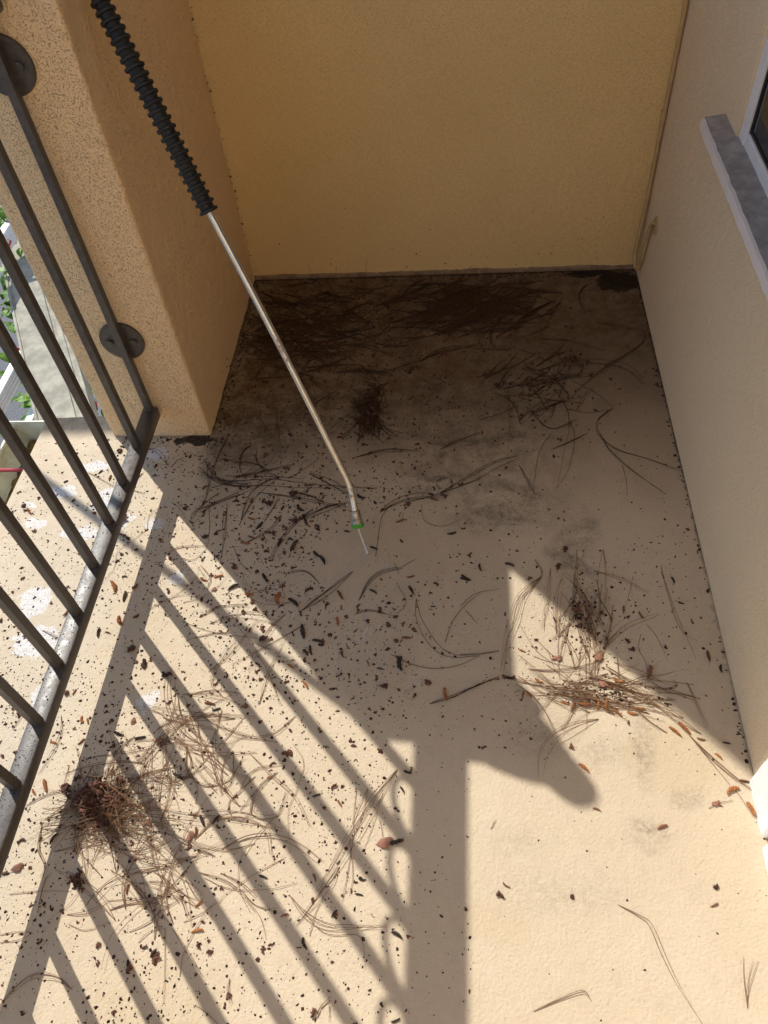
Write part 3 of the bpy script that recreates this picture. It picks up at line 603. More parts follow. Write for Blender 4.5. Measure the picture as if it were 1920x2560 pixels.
# door: white casing and threshold at the near end of the wall
door = thing('door', 'white door casing and threshold at the foot of the cream wall', 'door', (XW, .0, 0))
def cas(y0, y1, z0, z1, x0):
    vv = []; K = 60; 
    for i in range(K+1):
        z = z0+(z1-z0)*i/K; q = .0022*noise.noise(Vector((z*25, y0*9, 1)))
        vv += [(.03, y1+q, z), (x0, y1+q, z), (x0-.003, y1-.006+q, z), (x0-.003, y0+.006, z), (x0, y0, z), (.03, y0, z)]
    return MB().add(vv, [[6*i+j, 6*i+j+1, 6*i+7+j, 6*i+6+j] for i in range(K) for j in range(5)] + [[0,1,2,3,4,5], [6*K+j for j in range(6)][::-1]])
cas(.47, .578, -.002, 2.16, -.010).build('casing', M_TRIM, door); cas(-.57, -.46, -.002, 2.16, -.010).build('casing', M_TRIM, door)
MB().bevbox((-.018,-.455,-.002),(.06,.452,.030),.004).build('threshold', M_TRIM, door)
MB().bevbox((.05,-.40,.032),(.09,.41,2.05),.003).build('door_leaf', M_VINYL, door)
MB().bevbox((-.012,-.46,2.052),(.03,.47,2.155),.003).build('head_casing', M_TRIM, door)

# cable in the corner, painted over, looping into the wall at the bottom
cp = [(.556,2.262,2.3),(.556,2.262,1.4),(.5565,2.262,1.0),(.556,2.262,.80),(.5568,2.262,.62),(.556,2.262,.45),(.5555,2.260,.30),(.553,2.255,.20),(.548,2.247,.12),(.546,2.232,.066),(.551,2.212,.040),(.556,2.196,.062),(.557,2.182,.115),(.556,2.172,.17),(.556,2.160,.215),(.557,2.146,.238),(.575,2.134,.240)]
cbl = thing('wall_cable', 'overpainted cable running down the far corner and looping into the wall', 'cable', (.556,2.262,0))
c2 = MB().tube([Vector(p)-Vector((.556,2.262,0)) for p in catmull(cp, 6)], .0062, 8); c2.build('cable_sheath', M_CABLE, cbl, True)
for z in (.95, .50, .78):
    MB().lathe((0,.004,z-.008),(0,.004,z+.008),[(0,.0085),(.016,.0085)],10).build('clip', M_CABLE, cbl)
cpl = MB().lathe((.004,-.132,.240),(.010,-.132,.240),[(0,.024),(.003,.026),(.006,.024)],20); cpl.build('cover_plate', M_CABLE, cbl, True)

# ------------------------------------------------------------------ railing
RX, RY0, RY1 = -.853, 1.501, -.748
rail = thing('balcony_railing', 'dark bronze metal balcony railing with square balusters and ring frieze', 'railing', (RX, 0, 0))
smooth_by_angle(MB().bevbox((-.021,RY1,.092),(.020,RY0+.012,.124),.0035).build('bottom_rail', M_RAIL, rail), 50)
smooth_by_angle(MB().bevbox((-.045,RY1,1.087),(.045,1.515,1.128),.008).build('handrail', M_RAIL, rail), 50)
bme = MB().bevbox((-.0094,-.0094,.122),(.0094,.0094,1.089),.0018).mesh('baluster'); bme.materials.append(M_RAIL)
NB, PITCH, Y1 = 17, .1275, 1.366
ringm = MB(); RR = .051
ringm.tube([(0, RR*math.cos(a), RR*math.sin(a)) for a in np.linspace(0, 2*math.pi, 33)], .0058, 8, False)
rme = ringm.mesh('ring', True); rme.materials.append(M_RAIL)
for i in range(NB):
    obj('baluster', bme, None, rail, (0, Y1-PITCH*i, 0))
    obj('ring', rme, None, rail, (0, Y1-PITCH*(i+.5), 1.031))
b0 = MB().bevbox((-.0094,RY0-.0094,.122),(.0094,RY0+.0094,1.089),.0018).build('end_baluster', M_RAIL, rail)
for z in (.345, .995):                                      # round wall brackets with two screws
    br = MB().lathe((-.005,1.524,z),(-.005,1.478,z),[(0,.055),(.003,.057),(.008,.056),(.0085,.050),(.0092,.049)],40)
    bo = br.build('wall_bracket', M_RAIL, rail); smooth_by_angle(bo, 35)
    MB().bevbox((-.007,1.505,z-.03),(.007,1.518,z+.03),.002).build('stub', M_RAIL, bo)
    for s in (-1, 1):
        smooth_by_angle(MB().lathe((s*.031-.005,1.5155,z),(s*.031-.005,1.50,z),[(0,.0125),(.0018,.0125),(.0019,.0095),(.0065,.0090),(.0075,.006)],20).build('screw', M_RAIL, bo), 40)
# far post of the railing, beyond the frame
MB().bevbox((-.03,RY1+.001,0),(.03,RY1+.06,1.16),.004).build('end_post', M_RAIL, rail)

# ------------------------------------------------------------------ pressure washer wand
Bp, Gp = Vector((-.266,1.193,.160)), Vector((-.516,1.441,.732)); D = (Gp-Bp).normalized()
TIP = Vector((-.2515,1.132,.082))
wand = thing('pressure_washer_wand', 'steel pressure washer lance with black ribbed grip propped on the pier', 'wand', Bp)
def rel(m): m.v = [tuple(Vector(p)-Bp) for p in m.v]; return m
E_ = (TIP-Bp).normalized()
pts = [TIP-E_*.036, TIP-E_*.05]
for t_ in np.linspace(0, 1, 9):
    a = Bp+E_*.030; b = Bp; c = Bp+D*.030
    pts.append(a*(1-t_)**2 + b*2*t_*(1-t_) + c*t_*t_)
for L in np.linspace(.05, .70, 24):
    pts.append(Bp + D*L + Vector((1,.8,0)).normalized()*.0035*math.sin((L-.05)/.65*math.pi))
smooth_by_angle(rel(MB().tube(pts, .0076, 20)).build('lance_tube', M_STEEL, wand), 50)
# ribbed grip
G0, GL = Bp + D*.668, .50
g = MB().lathe(G0, G0+D*GL, [(0,.0135),(.004,.0150),(GL-.004,.0150),(GL,.0135)], 28)
NR = 31; 
for i in range(NR):
    h = .004 + (GL-.008)*i/(NR-1); tilt = .15
    g.lathe(G0+D*(h-.0038), G0+D*(h+.0038)+Vector((0,0,0)), [(0,.0145),(.0005,.0192),(.0018,.0204),(.0058,.0204),(.0071,.0192),(.0076,.0145)], 28)
smooth_by_angle(rel(g).build('grip', M_RUBBER, wand), 35)
# unseen trigger gun above the frame, bulked out to cast the hand-like shadow
a = G0 + D*(GL-.005)
gun = MB().tube(catmull([a, (-.730,1.604,1.19), (-.741,1.588,1.262), (-.738,1.581,1.322), (-.739,1.577,1.342)], 4), [.019]*2+[.026,.033,.038,.041,.042,.042,.041,.040,.039,.037,.034,.030,.025,.017,.008], 14)
gun.tube(catmull([(-.742,1.588,1.262), (-.785,1.572,1.238), (-.835,1.562,1.208)], 4), [.036,.037,.037,.036,.034,.032,.029,.026,.023], 12)
smooth_by_angle(rel(gun).build('shadow_gun', M_RUBBER, wand), 50)
shadow_hose = MB().tube(catmull([(-.82,1.566,1.214), (-.875,1.553,1.187), (-.925,1.556,1.168), (-.958,1.61,1.166), (-.960,1.75,1.166), (-.94,1.95,1.166), (-.93,2.24,1.166)], 6), .0195, 12)  # unseen, laid along the pier top to extend its shadow
smooth_by_angle(rel(shadow_hose).build('shadow_hose', M_RUBBER, wand), 50)
cq = MB().lathe(TIP-E_*.040, TIP, [(0,.0098),(.001,.0125),(.004,.0128),(.0055,.0118),(.016,.0118),(.0165,.0132),(.019,.0136),(.021,.0122),(.022,.0134),(.032,.0134),(.034,.0120)], 28)
smooth_by_angle(rel(cq).build('quick_coupler', M_BRASS, wand), 30)
tip = MB().lathe(TIP-E_*.008, TIP+E_*.006, [(0,.0128),(.001,.0138),(.009,.0138),(.011,.0115),(.0112,.006),(.009,.0045)], 24)
for j in range(18):                                        # knurl
    aa = 2*math.pi*j/18; uu = E_.orthogonal().normalized(); ww = E_.cross(uu); r_ = uu*math.cos(aa)+ww*math.sin(aa)
    tip.tube([TIP-E_*.007+r_*.0138, TIP+E_*.002+r_*.0138], .0012, 5)
smooth_by_angle(rel(tip).build('spray_tip', M_GREEN, wand), 35)

# water jet breaking into drops
def water_mat(name, white, alpha):
    t = NT(name); t.n.remove(t.b)
    tr = t.node('ShaderNodeBsdfTransparent'); gl = t.node('ShaderNodeBsdfGlossy'); gl.inputs['Roughness'].default_value = .06
    df = t.node('ShaderNodeBsdfDiffuse'); df.inputs[0].default_value = (.8, .8, .8, 1)
    fr = t.node('ShaderNodeFresnel'); fr.inputs[0].default_value = 1.33
    m1 = t.node('ShaderNodeMixShader'); m1.inputs[0].default_value = white; t.l.new(tr.outputs[0], m1.inputs[1]); t.l.new(df.outputs[0], m1.inputs[2])
    m2 = t.node('ShaderNodeMixShader'); t.l.new(t.math('MULTIPLY', fr.outputs[0], alpha), m2.inputs[0]); t.l.new(m1.outputs[0], m2.inputs[1]); t.l.new(gl.outputs[0], m2.inputs[2])
    t.l.new(m2.outputs[0], t.out.inputs[0]); return t, m2
M_JET = water_mat('jet_water', .85, 1.)[0].m
HIT = Vector((-.235,1.112,.001)); jd = HIT-TIP
jet = thing('water_jet', 'thin pale jet of water dripping from the green spray tip', 'water jet', HIT)
MB().tube([TIP+jd*t_-HIT for t_ in np.linspace(.05, .74, 18)], [.0021+.0006*math.sin(i*2.1) for i in range(18)], 8).build('stream', M_JET, jet, True)
for t_, r_ in ((.79,.0030),(.85,.0032),(.91,.0028),(.965,.0042),(1.0,.0036)):
    dm = MB(); p = TIP+jd*t_-HIT; dm.lathe(p-jd.normalized()*r_*1.3, p+jd.normalized()*r_*1.3, [(r_*.05,r_*.2),(r_*.5,r_*.8),(r_*1.3,r_),(r_*2.1,r_*.8),(r_*2.55,r_*.2)], 10)
    dm.build('drop', M_JET, jet, True)

# thin film of running water with ripples around the hit point
def film():
    t, mx = water_mat('water_film', .03, 1.0)
    w = warp(t, 9, .10); mp = t.node('ShaderNodeMapping'); t.l.new(w, mp.inputs[0]); mp.inputs['Scale'].default_value = (60, 14, 1); mp.inputs['Rotation'].default_value = (0, 0, .35)
    st_ = t.ramp(t.noise(1, 4, .7, mp.outputs[0], 1.5), .52, .72)          # milky streaks of foam carried off by the flow
    area = t.mx(t.spot(w, (-.20,1.07), (.11,.10), .1), t.spot(w, (-.26,.97), (.10,.12), .1), t.spot(w, (-.21,.84), (.06,.13), .1))
    t.l.new(t.math('ADD', .02, t.mul(st_, area, .38)), [n for n in t.n if n.type == 'MIX_SHADER'][0].inputs[0])
    return t.m
FILM_C = [(-.40,1.28),(-.22,1.25),(-.08,1.16),(-.04,1.05),(-.12,.98),(-.10,.88),(-.13,.77),(-.20,.70),(-.27,.76),(-.30,.86),(-.42,.93),(-.50,1.02),(-.49,1.16),(-.40,1.28)]
loop = np.array(catmull(FILM_C, 8))[:-1]
cx_, cy_ = -.25, 1.03; NRg, NA = 46, len(loop); vv = []
for i in range(NRg+1):
    s = i/NRg
    for p in loop:
        x, y = cx_+(p[0]-cx_)*s, cy_+(p[1]-cy_)*s
        x += .012*s*noise.noise(Vector((x*25, y*25, 0))); y += .012*s*noise.noise(Vector((x*25, y*25, 5)))
        d = math.hypot(x-HIT.x, y-HIT.y); e = min(1, (1-s)*7)
        flow = math.exp(-((x+.235-.25*(1.1-y))**2)/.004) * (1 if y < 1.12 else .3)
        z = .0012*e + e*(.00045*math.sin(d*170)*math.exp(-d*16) + (.0004+.0012*flow)*noise.noise(Vector((x*70, y*22, 2))) + .0003*noise.noise(Vector((x*140, y*60, 2))))
        vv.append((x, y, max(.0004, z+.0006)))
ff = [[i*NA+j, i*NA+(j+1) % NA, (i+1)*NA+(j+1) % NA, (i+1)*NA+j] for i in range(1, NRg) for j in range(NA)]; ff = [q[::-1] for q in ff] if (loop[1][0]-loop[0][0])*(cy_-loop[0][1])-(loop[1][1]-loop[0][1])*(cx_-loop[0][0]) < 0 else ff
obj('water_film', mesh('water_film', vv, ff, True), film(), kind='stuff', label='thin film of running water spreading from the jet', category='water')

# ------------------------------------------------------------------ outside: gutter, pergola beam, fence, bush, cable
gut = thing('rain_gutter', 'stained pale vinyl rain gutter along the outer edge of the ledge', 'gutter', (-1.24, 1.6, 0))
prof = [(-.008,-.03),(-.008,-.125),(-.085,-.125),(-.100,-.10),(-.118,-.075),(-.125,-.045),(-.125,-.030),(-.116,-.028)]
inn = [(x+(.004 if x < -.05 else -.004 if False else 0), z+.004) for x, z in prof][::-1]
vv = []; pr = prof + [(-.114,-.033),(-.119,-.046),(-.113,-.072),(-.096,-.097),(-.083,-.120),(-.013,-.120),(-.012,-.03)]
for y in (-4.8, .005): vv += [(x, y, z) for x, z in pr]
k = len(pr)
gm = MB().add(vv, [[j, (j+1) % k, k+(j+1) % k, k+j] for j in range(k)]); gm.build('trough', M_GUTTER, gut)
MB().add([(x,y,z) for y in (.0045,.0085) for x, z in [(-.010,-.018),(-.010,-.128),(-.087,-.128),(-.121,-.077),(-.129,-.045),(-.130,-.018)]], [(5,4,3,2,1,0),(6,7,8,9,10,11)]+[[i,(i+1)%6,6+(i+1)%6,6+i] for i in range(6)]).build('end_cap', M_GUTTER, gut)
sv = []
for i in range(41):
    for j in range(7):
        y = -.001-.9*i/40; x = -.014-.085*j/6; hgt = .022*math.exp(-i*.10)+.004
        sv.append((x, y, -.1185 + max(.0, hgt*(1+.9*noise.noise(Vector((x*60, y*40, 0))))) - (.002 if j in (0, 6) else 0)))
MB().add(sv, [[7*i+j, 7*i+j+1, 7*i+8+j, 7*i+7+j] for i in range(40) for j in range(6)]).build('silt', M_MOSS, gut, True, kind='stuff')
for y in (-.175, -1.0, -1.9): MB().tube([(-.128,y,-.036),(-.062,y-.002,-.034),(-.002,y,-.034)], .0055, 8).build('hanger_rod', M_REDWHITE if y > -.5 else M_GUTTER, gut)

# pergola beam, grooved, on a post out of sight
P0, P1 = Vector((-1.6,2.174,-.562)), Vector((-2.4,3.718,-.557)); ax = (P1-P0).normalized(); S0, S1 = P0-ax*.75, P1+ax*2.2
beam = thing('pergola_beam', 'weathered pale timber beam with grooved edges beside the pier', 'beam', S1)
sd = ax.cross(Vector((0,0,1))).normalized(); L = (S1-S0).length
prof = [(-.11,.0),(-.11,-.14),(.11,-.14),(.11,.0),(.098,.0),(.095,-.006),(.085,-.006),(.082,0),(.06,0),(.057,-.008),(.047,-.008),(.044,0),(-.085,0),(-.088,-.006),(-.097,-.006),(-.10,0)]
vv = [S0+sd*u_+Vector((0,0,w_+.04))-S1 for u_, w_ in prof] + [sd*u_+Vector((0,0,w_+.04)) for u_, w_ in prof]; k = len(prof)
MB().add(vv, [[j, (j+1) % k, k+(j+1) % k, k+j] for j in range(k)] + [list(range(k)), list(range(k, 2*k))[::-1]]).build('beam', M_TIMBER, beam)
MB().bevbox((-.07,-.07,-2.8-S1.z),(.07,.07,-.09),.006).build('post', M_TIMBER, beam)

fence = thing('slatted_fence', 'white horizontal slat fence below the balcony behind the red flowers', 'fence', (-2.2, 3, -2.8))
for z, h, t_ in ((1.67,.085,.04),(1.47,.03,.02),(1.22,.085,.04),(1.94,.085,.04),(2.40,.085,.04),(.95,.085,.04),(.6,.085,.04),(.25,.085,.04)):
    q = MB().bevbox((-.02,-1.4,z-h/2),(-.02+t_,5,z+h/2),.004)
    for s_ in (-.022,0,.022):
        if h > .05: q.bevbox((-.02+t_-.001,-1.4,z+s_-.006),(-.02+t_+.006,5,z+s_+.006),.001)
    q.build('slat', M_VINYL, fence)
for y in (-1.2, .9, 3., 4.8): MB().bevbox((-.06,y-.03,0),(-.021,y+.03,2.5),.004).build('post', M_VINYL, fence)

def leaf_mesh():
    vv = []; ff = []
    for i, (t_, w_) in enumerate(((0,.05),(.2,.75),(.42,1.),(.65,.8),(.85,.4),(1,.03))):
        vv += [(-w_*.021, t_*.072, .004+.010*math.sin(t_*3)), (0, t_*.072, .010*math.sin(t_*3)), (w_*.021, t_*.072, .004+.010*math.sin(t_*3))]
        if i: a = 3*(i-1); ff += [[a,a+1,a+4,a+3],[a+1,a+2,a+5,a+4]]
    return vv, ff
LV, LF = leaf_mesh()
def leaves(m, c, n, spread, sc=1.):
    for _ in range(n):
        p = Vector(c)+Vector(rng.normal(0, 1, 3)*np.array(spread)); e = Matrix.Rotation(rng.uniform(0, 6.28), 3, 'Z') @ Matrix.Rotation(rng.uniform(-.7, .9), 3, 'X'); s_ = sc*rng.uniform(.7, 1.25)
        m.add([p + e @ (Vector(q)*s_) for q in LV], LF)
bush = thing('hibiscus_bush', 'hibiscus bush with glossy green leaves and red flowers under the balcony', 'bush', (-2.45, 3.0, -2.8))
BL = Vector((-2.45, 3.0, -2.8))
fo = MB()
for c, n_, s_ in [((-2.2,3.10,-.64),26,(.05,.07,.06)), ((-2.25,3.32,-.36),20,(.05,.07,.06)), ((-2.3,3.45,-1.42),90,(.08,.12,.12)), ((-2.25,3.1,-1.42),26,(.05,.08,.08)), ((-2.3,2.95,-.98),8,(.04,.05,.03)),
                  ((-2.5,3.5,-1.3),160,(.2,.35,.3)), ((-2.35,3.2,-2.0),140,(.2,.3,.3)), ((-2.1,3.25,-1.15),14,(.03,.05,.06)), ((-2.3,3.55,-.55),60,(.12,.15,.2))]:
    leaves(fo, Vector(c)-BL, n_, s_, 1.05)
fo.build('foliage', M_LEAF, bush)
st = MB()
for e in [(-2.2,3.10,-.64),(-2.25,3.32,-.36),(-2.3,3.45,-1.42),(-2.25,3.1,-1.42),(-2.2,2.93,-.88),(-2.5,3.5,-1.3),(-2.3,3.55,-.55)]:
    e = Vector(e)-BL; st.tube(catmull([(0,0,0),(e.x*.3-.05,e.y*.3,e.z*.4),(e.x*.8,e.y*.8,e.z*.8),e], 4), [.016,.015,.014,.013,.012,.011,.010,.009,.008,.007,.006,.005,.004], 6)
st.build('stem', M_STEM, bush)
pm = MB()
for q in range(5):
    e = Matrix.Rotation(q*2*math.pi/5, 3, 'Z') @ Matrix.Rotation(.55, 3, 'X')
    pm.add([e @ (Vector((x*1.9, y*.75, z*2))) for x, y, z in LV], LF)
pm.tube([(0,0,0),(0,.004,.05)], .003, 6)
pme = pm.mesh('flower', True); pme.materials.append(M_PETAL)
for p, e, s_ in [((-2.18,2.93,-.86),(.7,-.5,0),1.1), ((-2.15,3.08,-1.34),(.5,.3,1),1.0), ((-2.2,3.33,-1.40),(.2,.6,2),.8), ((-2.2,3.24,-.42),(.9,.2,.3),.7), ((-2.14,3.16,-1.42),(1.,.2,2),.8)]:
    f = obj('flower', pme, None, bush, Vector(p)-BL, e); f.scale = (s_,)*3

pole = thing('shadow_cable', 'unseen grey cable added to cast the thin floor shadow, strung from the pier top to a pole', 'cable', (-6.0, 5.11, -2.8))
MB().tube([Vector((-1.000,1.545,1.140))-Vector((-6.0,5.11,-2.8)), Vector((-6.0,5.11,1.147))-Vector((-6.0,5.11,-2.8))], .0125, 10).build('cable_run', M_RUBBER, pole, True)  # unseen cable and pole added to cast the thin slanting floor shadow
MB().tube([(0,0,0),(0,0,4.3)], [.07,.05], 12).build('pole', M_TIMBER, pole)

# ------------------------------------------------------------------ litter on the floor
def zone(x, y):
    if x < -.865: return 'ledge'
    if y > 1.72 and x < .18: return 'silt'
    if y > 1.45: return 'back'
    if x > .12 and y < 1.05: return 'wallside'
    if x > -.11 and y < .62: return 'dry'
    if y - .893 > -1.075*(x+.426): return 'shade'
    return 'bars'
WHERE = {'ledge': 'on the ledge outside the bottom rail', 'silt': 'in the brown silt against the back wall', 'back': 'on the damp floor near the back wall',
         'wallside': 'beside the cream wall', 'dry': 'on the clean dry floor near the door', 'shade': 'on wet floor around the nozzle', 'bars': 'among the baluster shadows'}

def needle_mb(mb, pts, n, rad=.00052, lift=.004, z0=.0008):
    base = catmull([(p[0], p[1], 0) for p in pts], 5); k = len(base)
    tot = sum(np.linalg.norm(base[i+1]-base[i]) for i in range(k-1))
    for q in range(n):
        o = rng.normal(0, .0035, 2)*(1 if n > 1 else 0); bend = rng.normal(0, .03)*tot*(n > 1); ph = rng.uniform(.5, 2)
        out = []
        for i, p in enumerate(base):
            s = i/(k-1); t = base[min(i+1, k-1)]-base[max(i-1, 0)]; t = t/(np.linalg.norm(t)+1e-9); nrm = np.array((-t[1], t[0], 0))
            z = z0+rad + lift*abs(math.sin(s*math.pi*ph))*(.3+q*.25)
            out.append((p[0]+nrm[0]*(bend*math.sin(s*math.pi)+o[0]*s), p[1]+nrm[1]*(bend*math.sin(s*math.pi)+o[1]*s), z))
        mb.tube(out, [rad*(1-.55*(i/(k-1))**3) for i in range(k)], 4)
GROUPN = 'loose pine needles '
def needle_obj(pts, n, lift=.004, lab=None, wet=None):
    c = np.mean(np.array(pts), axis=0); z = zone(*c)
    w = z in ('silt', 'back', 'shade') if wet is None else wet
    mb = MB(); needle_mb(mb, [(p[0]-c[0], p[1]-c[1]) for p in pts], n, rad=.00068 if w else .00054, lift=lift)
    q = np.array(pts); L = float(np.sum(np.linalg.norm(np.diff(q, axis=0), axis=1))); ch = float(np.linalg.norm(q[-1]-q[0]))/L
    kind = ('short ' if L < .07 else 'long ' if L > .16 else '') + ('straight ' if ch > .985 else 'hooked ' if ch < .86 else 'curved ') + ('soaked dark' if w else 'dry tan') + (' single pine needle ' if n == 1 else ' pine needle pair ' if n == 2 else ' spray of pine needles ')
    return obj('pine_needle', mb.mesh('pine_needle', True), M_NEEDLE_WET if w else M_NEEDLE, None, (c[0], c[1], 0), label=(kind + (lab or WHERE[z])), category='pine needle', group=GROUPN + (lab or WHERE[z]))
for n_, pts in NEEDLES: needle_obj(pts, n_)

def rand_path(c, sx, sy, ang, sp, ln, curl=1.):
    p = np.array(c)+rng.normal(0, 1, 2)*(sx*.8, sy*.8); a = ang+rng.normal(0, sp*.6)+(math.pi if rng.random() < .5 else 0)
    L = ln*rng.uniform(.55, 1.2); cv = rng.normal(0, 2.6)*curl; pts = []; q = p-np.array((math.cos(a), math.sin(a)))*L/2
    for i in range(5):
        pts.append((float(q[0]), float(q[1]))); a += cv*L/4*rng.uniform(.5, 2.0); q = q+np.array((math.cos(a), math.sin(a)))*L/4
    ok = all(x < .558 and y < 2.262 and not (x < -.71 and y > 1.515) and x > -1.2 for x, y in pts)
    return pts if ok else rand_path(c, sx, sy, ang, sp, ln, curl)
CL = {'column': 'in the long strand by the wall', 'fan': 'in the fan swept to the wall', 'pile': 'in the tangled railing pile', 'piledn': 'trailing from the tangled pile',
      'arcs': 'curled among the baluster shadows', 'low': 'scattered below the tangled pile'}
stuff_dry, stuff_wet = MB(), MB()
for k, (n_, c, sx, sy, ang, sp, ln) in CLUSTERS.items():
    for i in range(n_):
        p = rand_path(c, sx, sy, ang, sp, ln, 2.6 if k in ('arcs', 'low', 'nest', 'mid') else 1.5 if k in ('pile', 'piledn', 'shade') else 1.); h = {'pile': .045, 'piledn': .02, 'nest': .025, 'fan': .012, 'column': .010}.get(k, .006)*rng.uniform(.3, 1.)
        nn = int(rng.integers(1, 4))
        if k in CL and i < 24: needle_obj(p, nn, h, CL[k], False)
        else: (needle_mb(stuff_wet, p, nn, rad=.0011 if k in ('back', 'dark', 'nest') else .0007, lift=h) if k in ('shade', 'back', 'backr', 'dark', 'nest') else needle_mb(stuff_dry, p, nn, lift=h))
stuff_dry.build('dry_needle_litter', M_NEEDLE, None, True, kind='stuff', label='matted dry tan pine needles in the sunlit piles', category='pine needles')
stuff_wet.build('soaked_needle_litter', M_NEEDLE_WET, None, True, kind='stuff', label='matted soaked brown pine needles towards the back wall', category='pine needles')

# catkins (spent pollen cones)
def catkin_mesh(seed, curve):
    r = random.Random(seed); K, n_ = 13, 8; vv = []; ff = []
    for i in range(K):
        s = i/(K-1); a = curve*(s-.5); x = (math.sin(a)/curve if abs(curve) > .05 else s-.5); y = (1-math.cos(a))/curve if abs(curve) > .05 else 0
        w = .118*(math.sin(math.pi*min(1, .1+s*.9))**.55)*(1-.25*s) + .01
        for j in range(n_):
            b = 2*math.pi*j/n_; q = w*(1+(.26 if (i+j) % 2 else -.24)+r.uniform(-.2, .2))
            vv.append((x, y+q*math.cos(b), q*math.sin(b)*.9))
    for i in range(K-1):
        for j in range(n_): ff.append([i*n_+j, i*n_+(j+1) % n_, (i+1)*n_+(j+1) % n_, (i+1)*n_+j])
    ff += [list(range(n_))[::-1], list(range((K-1)*n_, K*n_))]
    return mesh('pollen_cone', vv, ff)
CM = {k: [catkin_mesh(i+7*j, c) for i, c in enumerate((.05, .5, -.7, 1.2, -.3))] for j, k in enumerate('obd')}
for k, mt in zip('obd', (M_CATKIN, M_CATKIN_B, M_CATKIN_D)):
    for me in CM[k]: me.materials.append(mt)
CN = {'o': 'rust orange spent pollen cone ', 'b': 'brown withered pollen cone ', 'd': 'blackened soggy pollen cone '}
for i, (x, y, l, a, k) in enumerate(CATKINS):
    if x > .545: x = .545
    o = obj('pollen_cone', CM[k][i % 5], None, None, (x, y, l*.095), (rng.uniform(-.3, .3), rng.uniform(-.05, .05), a), label=CN[k]+WHERE[zone(x, y)], category='pollen cone', group='pollen cones ' + WHERE[zone(x, y)])
    o.scale = (l, l*rng.uniform(.85, 1.15), l)

# bark crumbs: larger dark bits
def crumb_mesh(seed):                                      # ragged bits: a few lumps run together along a bent line
    r = random.Random(seed*13+5); bm = bmesh.new(); n_ = r.randint(2, 4); p = Vector((-.28, 0, 0)); a = r.uniform(-.5, .5)
    for k in range(n_):
        s = r.uniform(.22, .40); rot = Matrix.Rotation(r.uniform(0, 6.28), 4, 'Z')
        res = bmesh.ops.create_icosphere(bm, subdivisions=1, radius=1.0)
        for v in res['verts']:
            q = 1 + .9*noise.noise(v.co*2.1+Vector((seed*3.1, k, 0))); c = v.co*q
            v.co = p + rot @ Vector((c.x*s*1.3, c.y*s*.6, c.z*s*.55))
        a += r.uniform(-1.0, 1.0); p = p + Vector((math.cos(a), math.sin(a), r.uniform(-.1, .1)))*r.uniform(.22, .36)
    me = bpy.data.meshes.new('bark_crumb'); bm.to_mesh(me); bm.free(); me.materials.append(M_CRUMB); return me
CR = [crumb_mesh(i) for i in range(14)]
def dens(x, y):                                            # litter density read off the photograph, 0..1
    if x < -.87: d = .75
    elif x < -.45: d = .85
    elif x < -.1: d = .5 if y < 1.3 else .55
    elif x < .15: d = .22
    else: d = .10
    if -.62 < x < -.15 and .72 < y < 1.42: d = .95
    if math.hypot(x+.24, (y-1.10)) < .15: d *= .12
    if y > 1.5: d = .8 if x < -.05 else .4 if x < .2 else .08
    if x > .02 and y < .62: d = .035
    if -.11 < x < .02 and y < .6: d = .18
    if .15 < x < .55 and .85 < y < 1.15: d = .3
    return d
def spot_pts(n_, mind=0):
    out = []
    while len(out) < n_:
        x = rng.uniform(-1.22, .55); y = rng.uniform(.05, 2.255)
        if x < -.70 and y > 1.51 or (x < -1.0 and y > 1.58): continue
        if rng.random() < dens(x, y)*(.45+.9*max(0, .5+noise.noise(Vector((x*5, y*5, 9))))): out.append((x, y))
    return out
for i, (x, y) in enumerate(spot_pts(290)):
    s = float(np.clip(rng.lognormal(-4.6, .4), .006, .022))
    o = obj('bark_crumb', CR[i % 14], None, None, (x, y, s*.17), (rng.uniform(-.3, .3), rng.uniform(-.3, .3), rng.uniform(0, 6.28)), label=('coarse' if s > .0135 else 'small' if s > .0095 else 'tiny') + ' dark crumb of bark ' + WHERE[zone(x, y)], category='bark crumb', group='bark crumbs ' + WHERE[zone(x, y)])
    o.scale = (s, s, s)
bits = MB()
def back_pts(n_):                                          # clumps in the silt
    out = []
    while len(out) < n_:
        k = ('back', 'dark', 'dark', 'backr', 'nest')[int(rng.integers(0, 5))]; c = CLUSTERS[k]; x, y = np.array(c[1])+rng.normal(0, .8, 2)*(c[2], c[3])
        if -.70 < x < .55 and 1.4 < y < 2.26 and noise.noise(Vector((x*9, y*9, 4))) > -.15: out.append((x, y))
    return out
def nozzle_pts(n_):                                        # washed into drifts to the left of the jet
    out = []
    while len(out) < n_:
        k = rng.random(); x, y = rng.normal(0, 1, 2)*(.13, .16) + ((-.46, 1.16) if k < .6 else (-.33, .92))
        if math.hypot(x+.25, y-1.09) > .11 and x > -.8 and not (x < -.70 and y > 1.5) and noise.noise(Vector((x*11, y*11, 7))) > -.12: out.append((x, y))
    return out
for x, y in spot_pts(900) + back_pts(750) + nozzle_pts(420):
    me = CR[int(rng.integers(0, 14))]; s = float(np.clip(rng.lognormal(-5.15, .45), .0028, .012)); e = Matrix.Rotation(rng.uniform(0, 6.28), 3, 'Z') @ Matrix.Rotation(rng.uniform(-.4, .4), 3, 'X')
    bits.add([Vector((x, y, s*.12)) + e @ (v.co*s) for v in me.vertices], [list(p.vertices) for p in me.polygons])
bits.build('bark_bits', M_CRUMB, None, False, kind='stuff', label='small broken bits of dark bark strewn over the floor', category='bark bits')
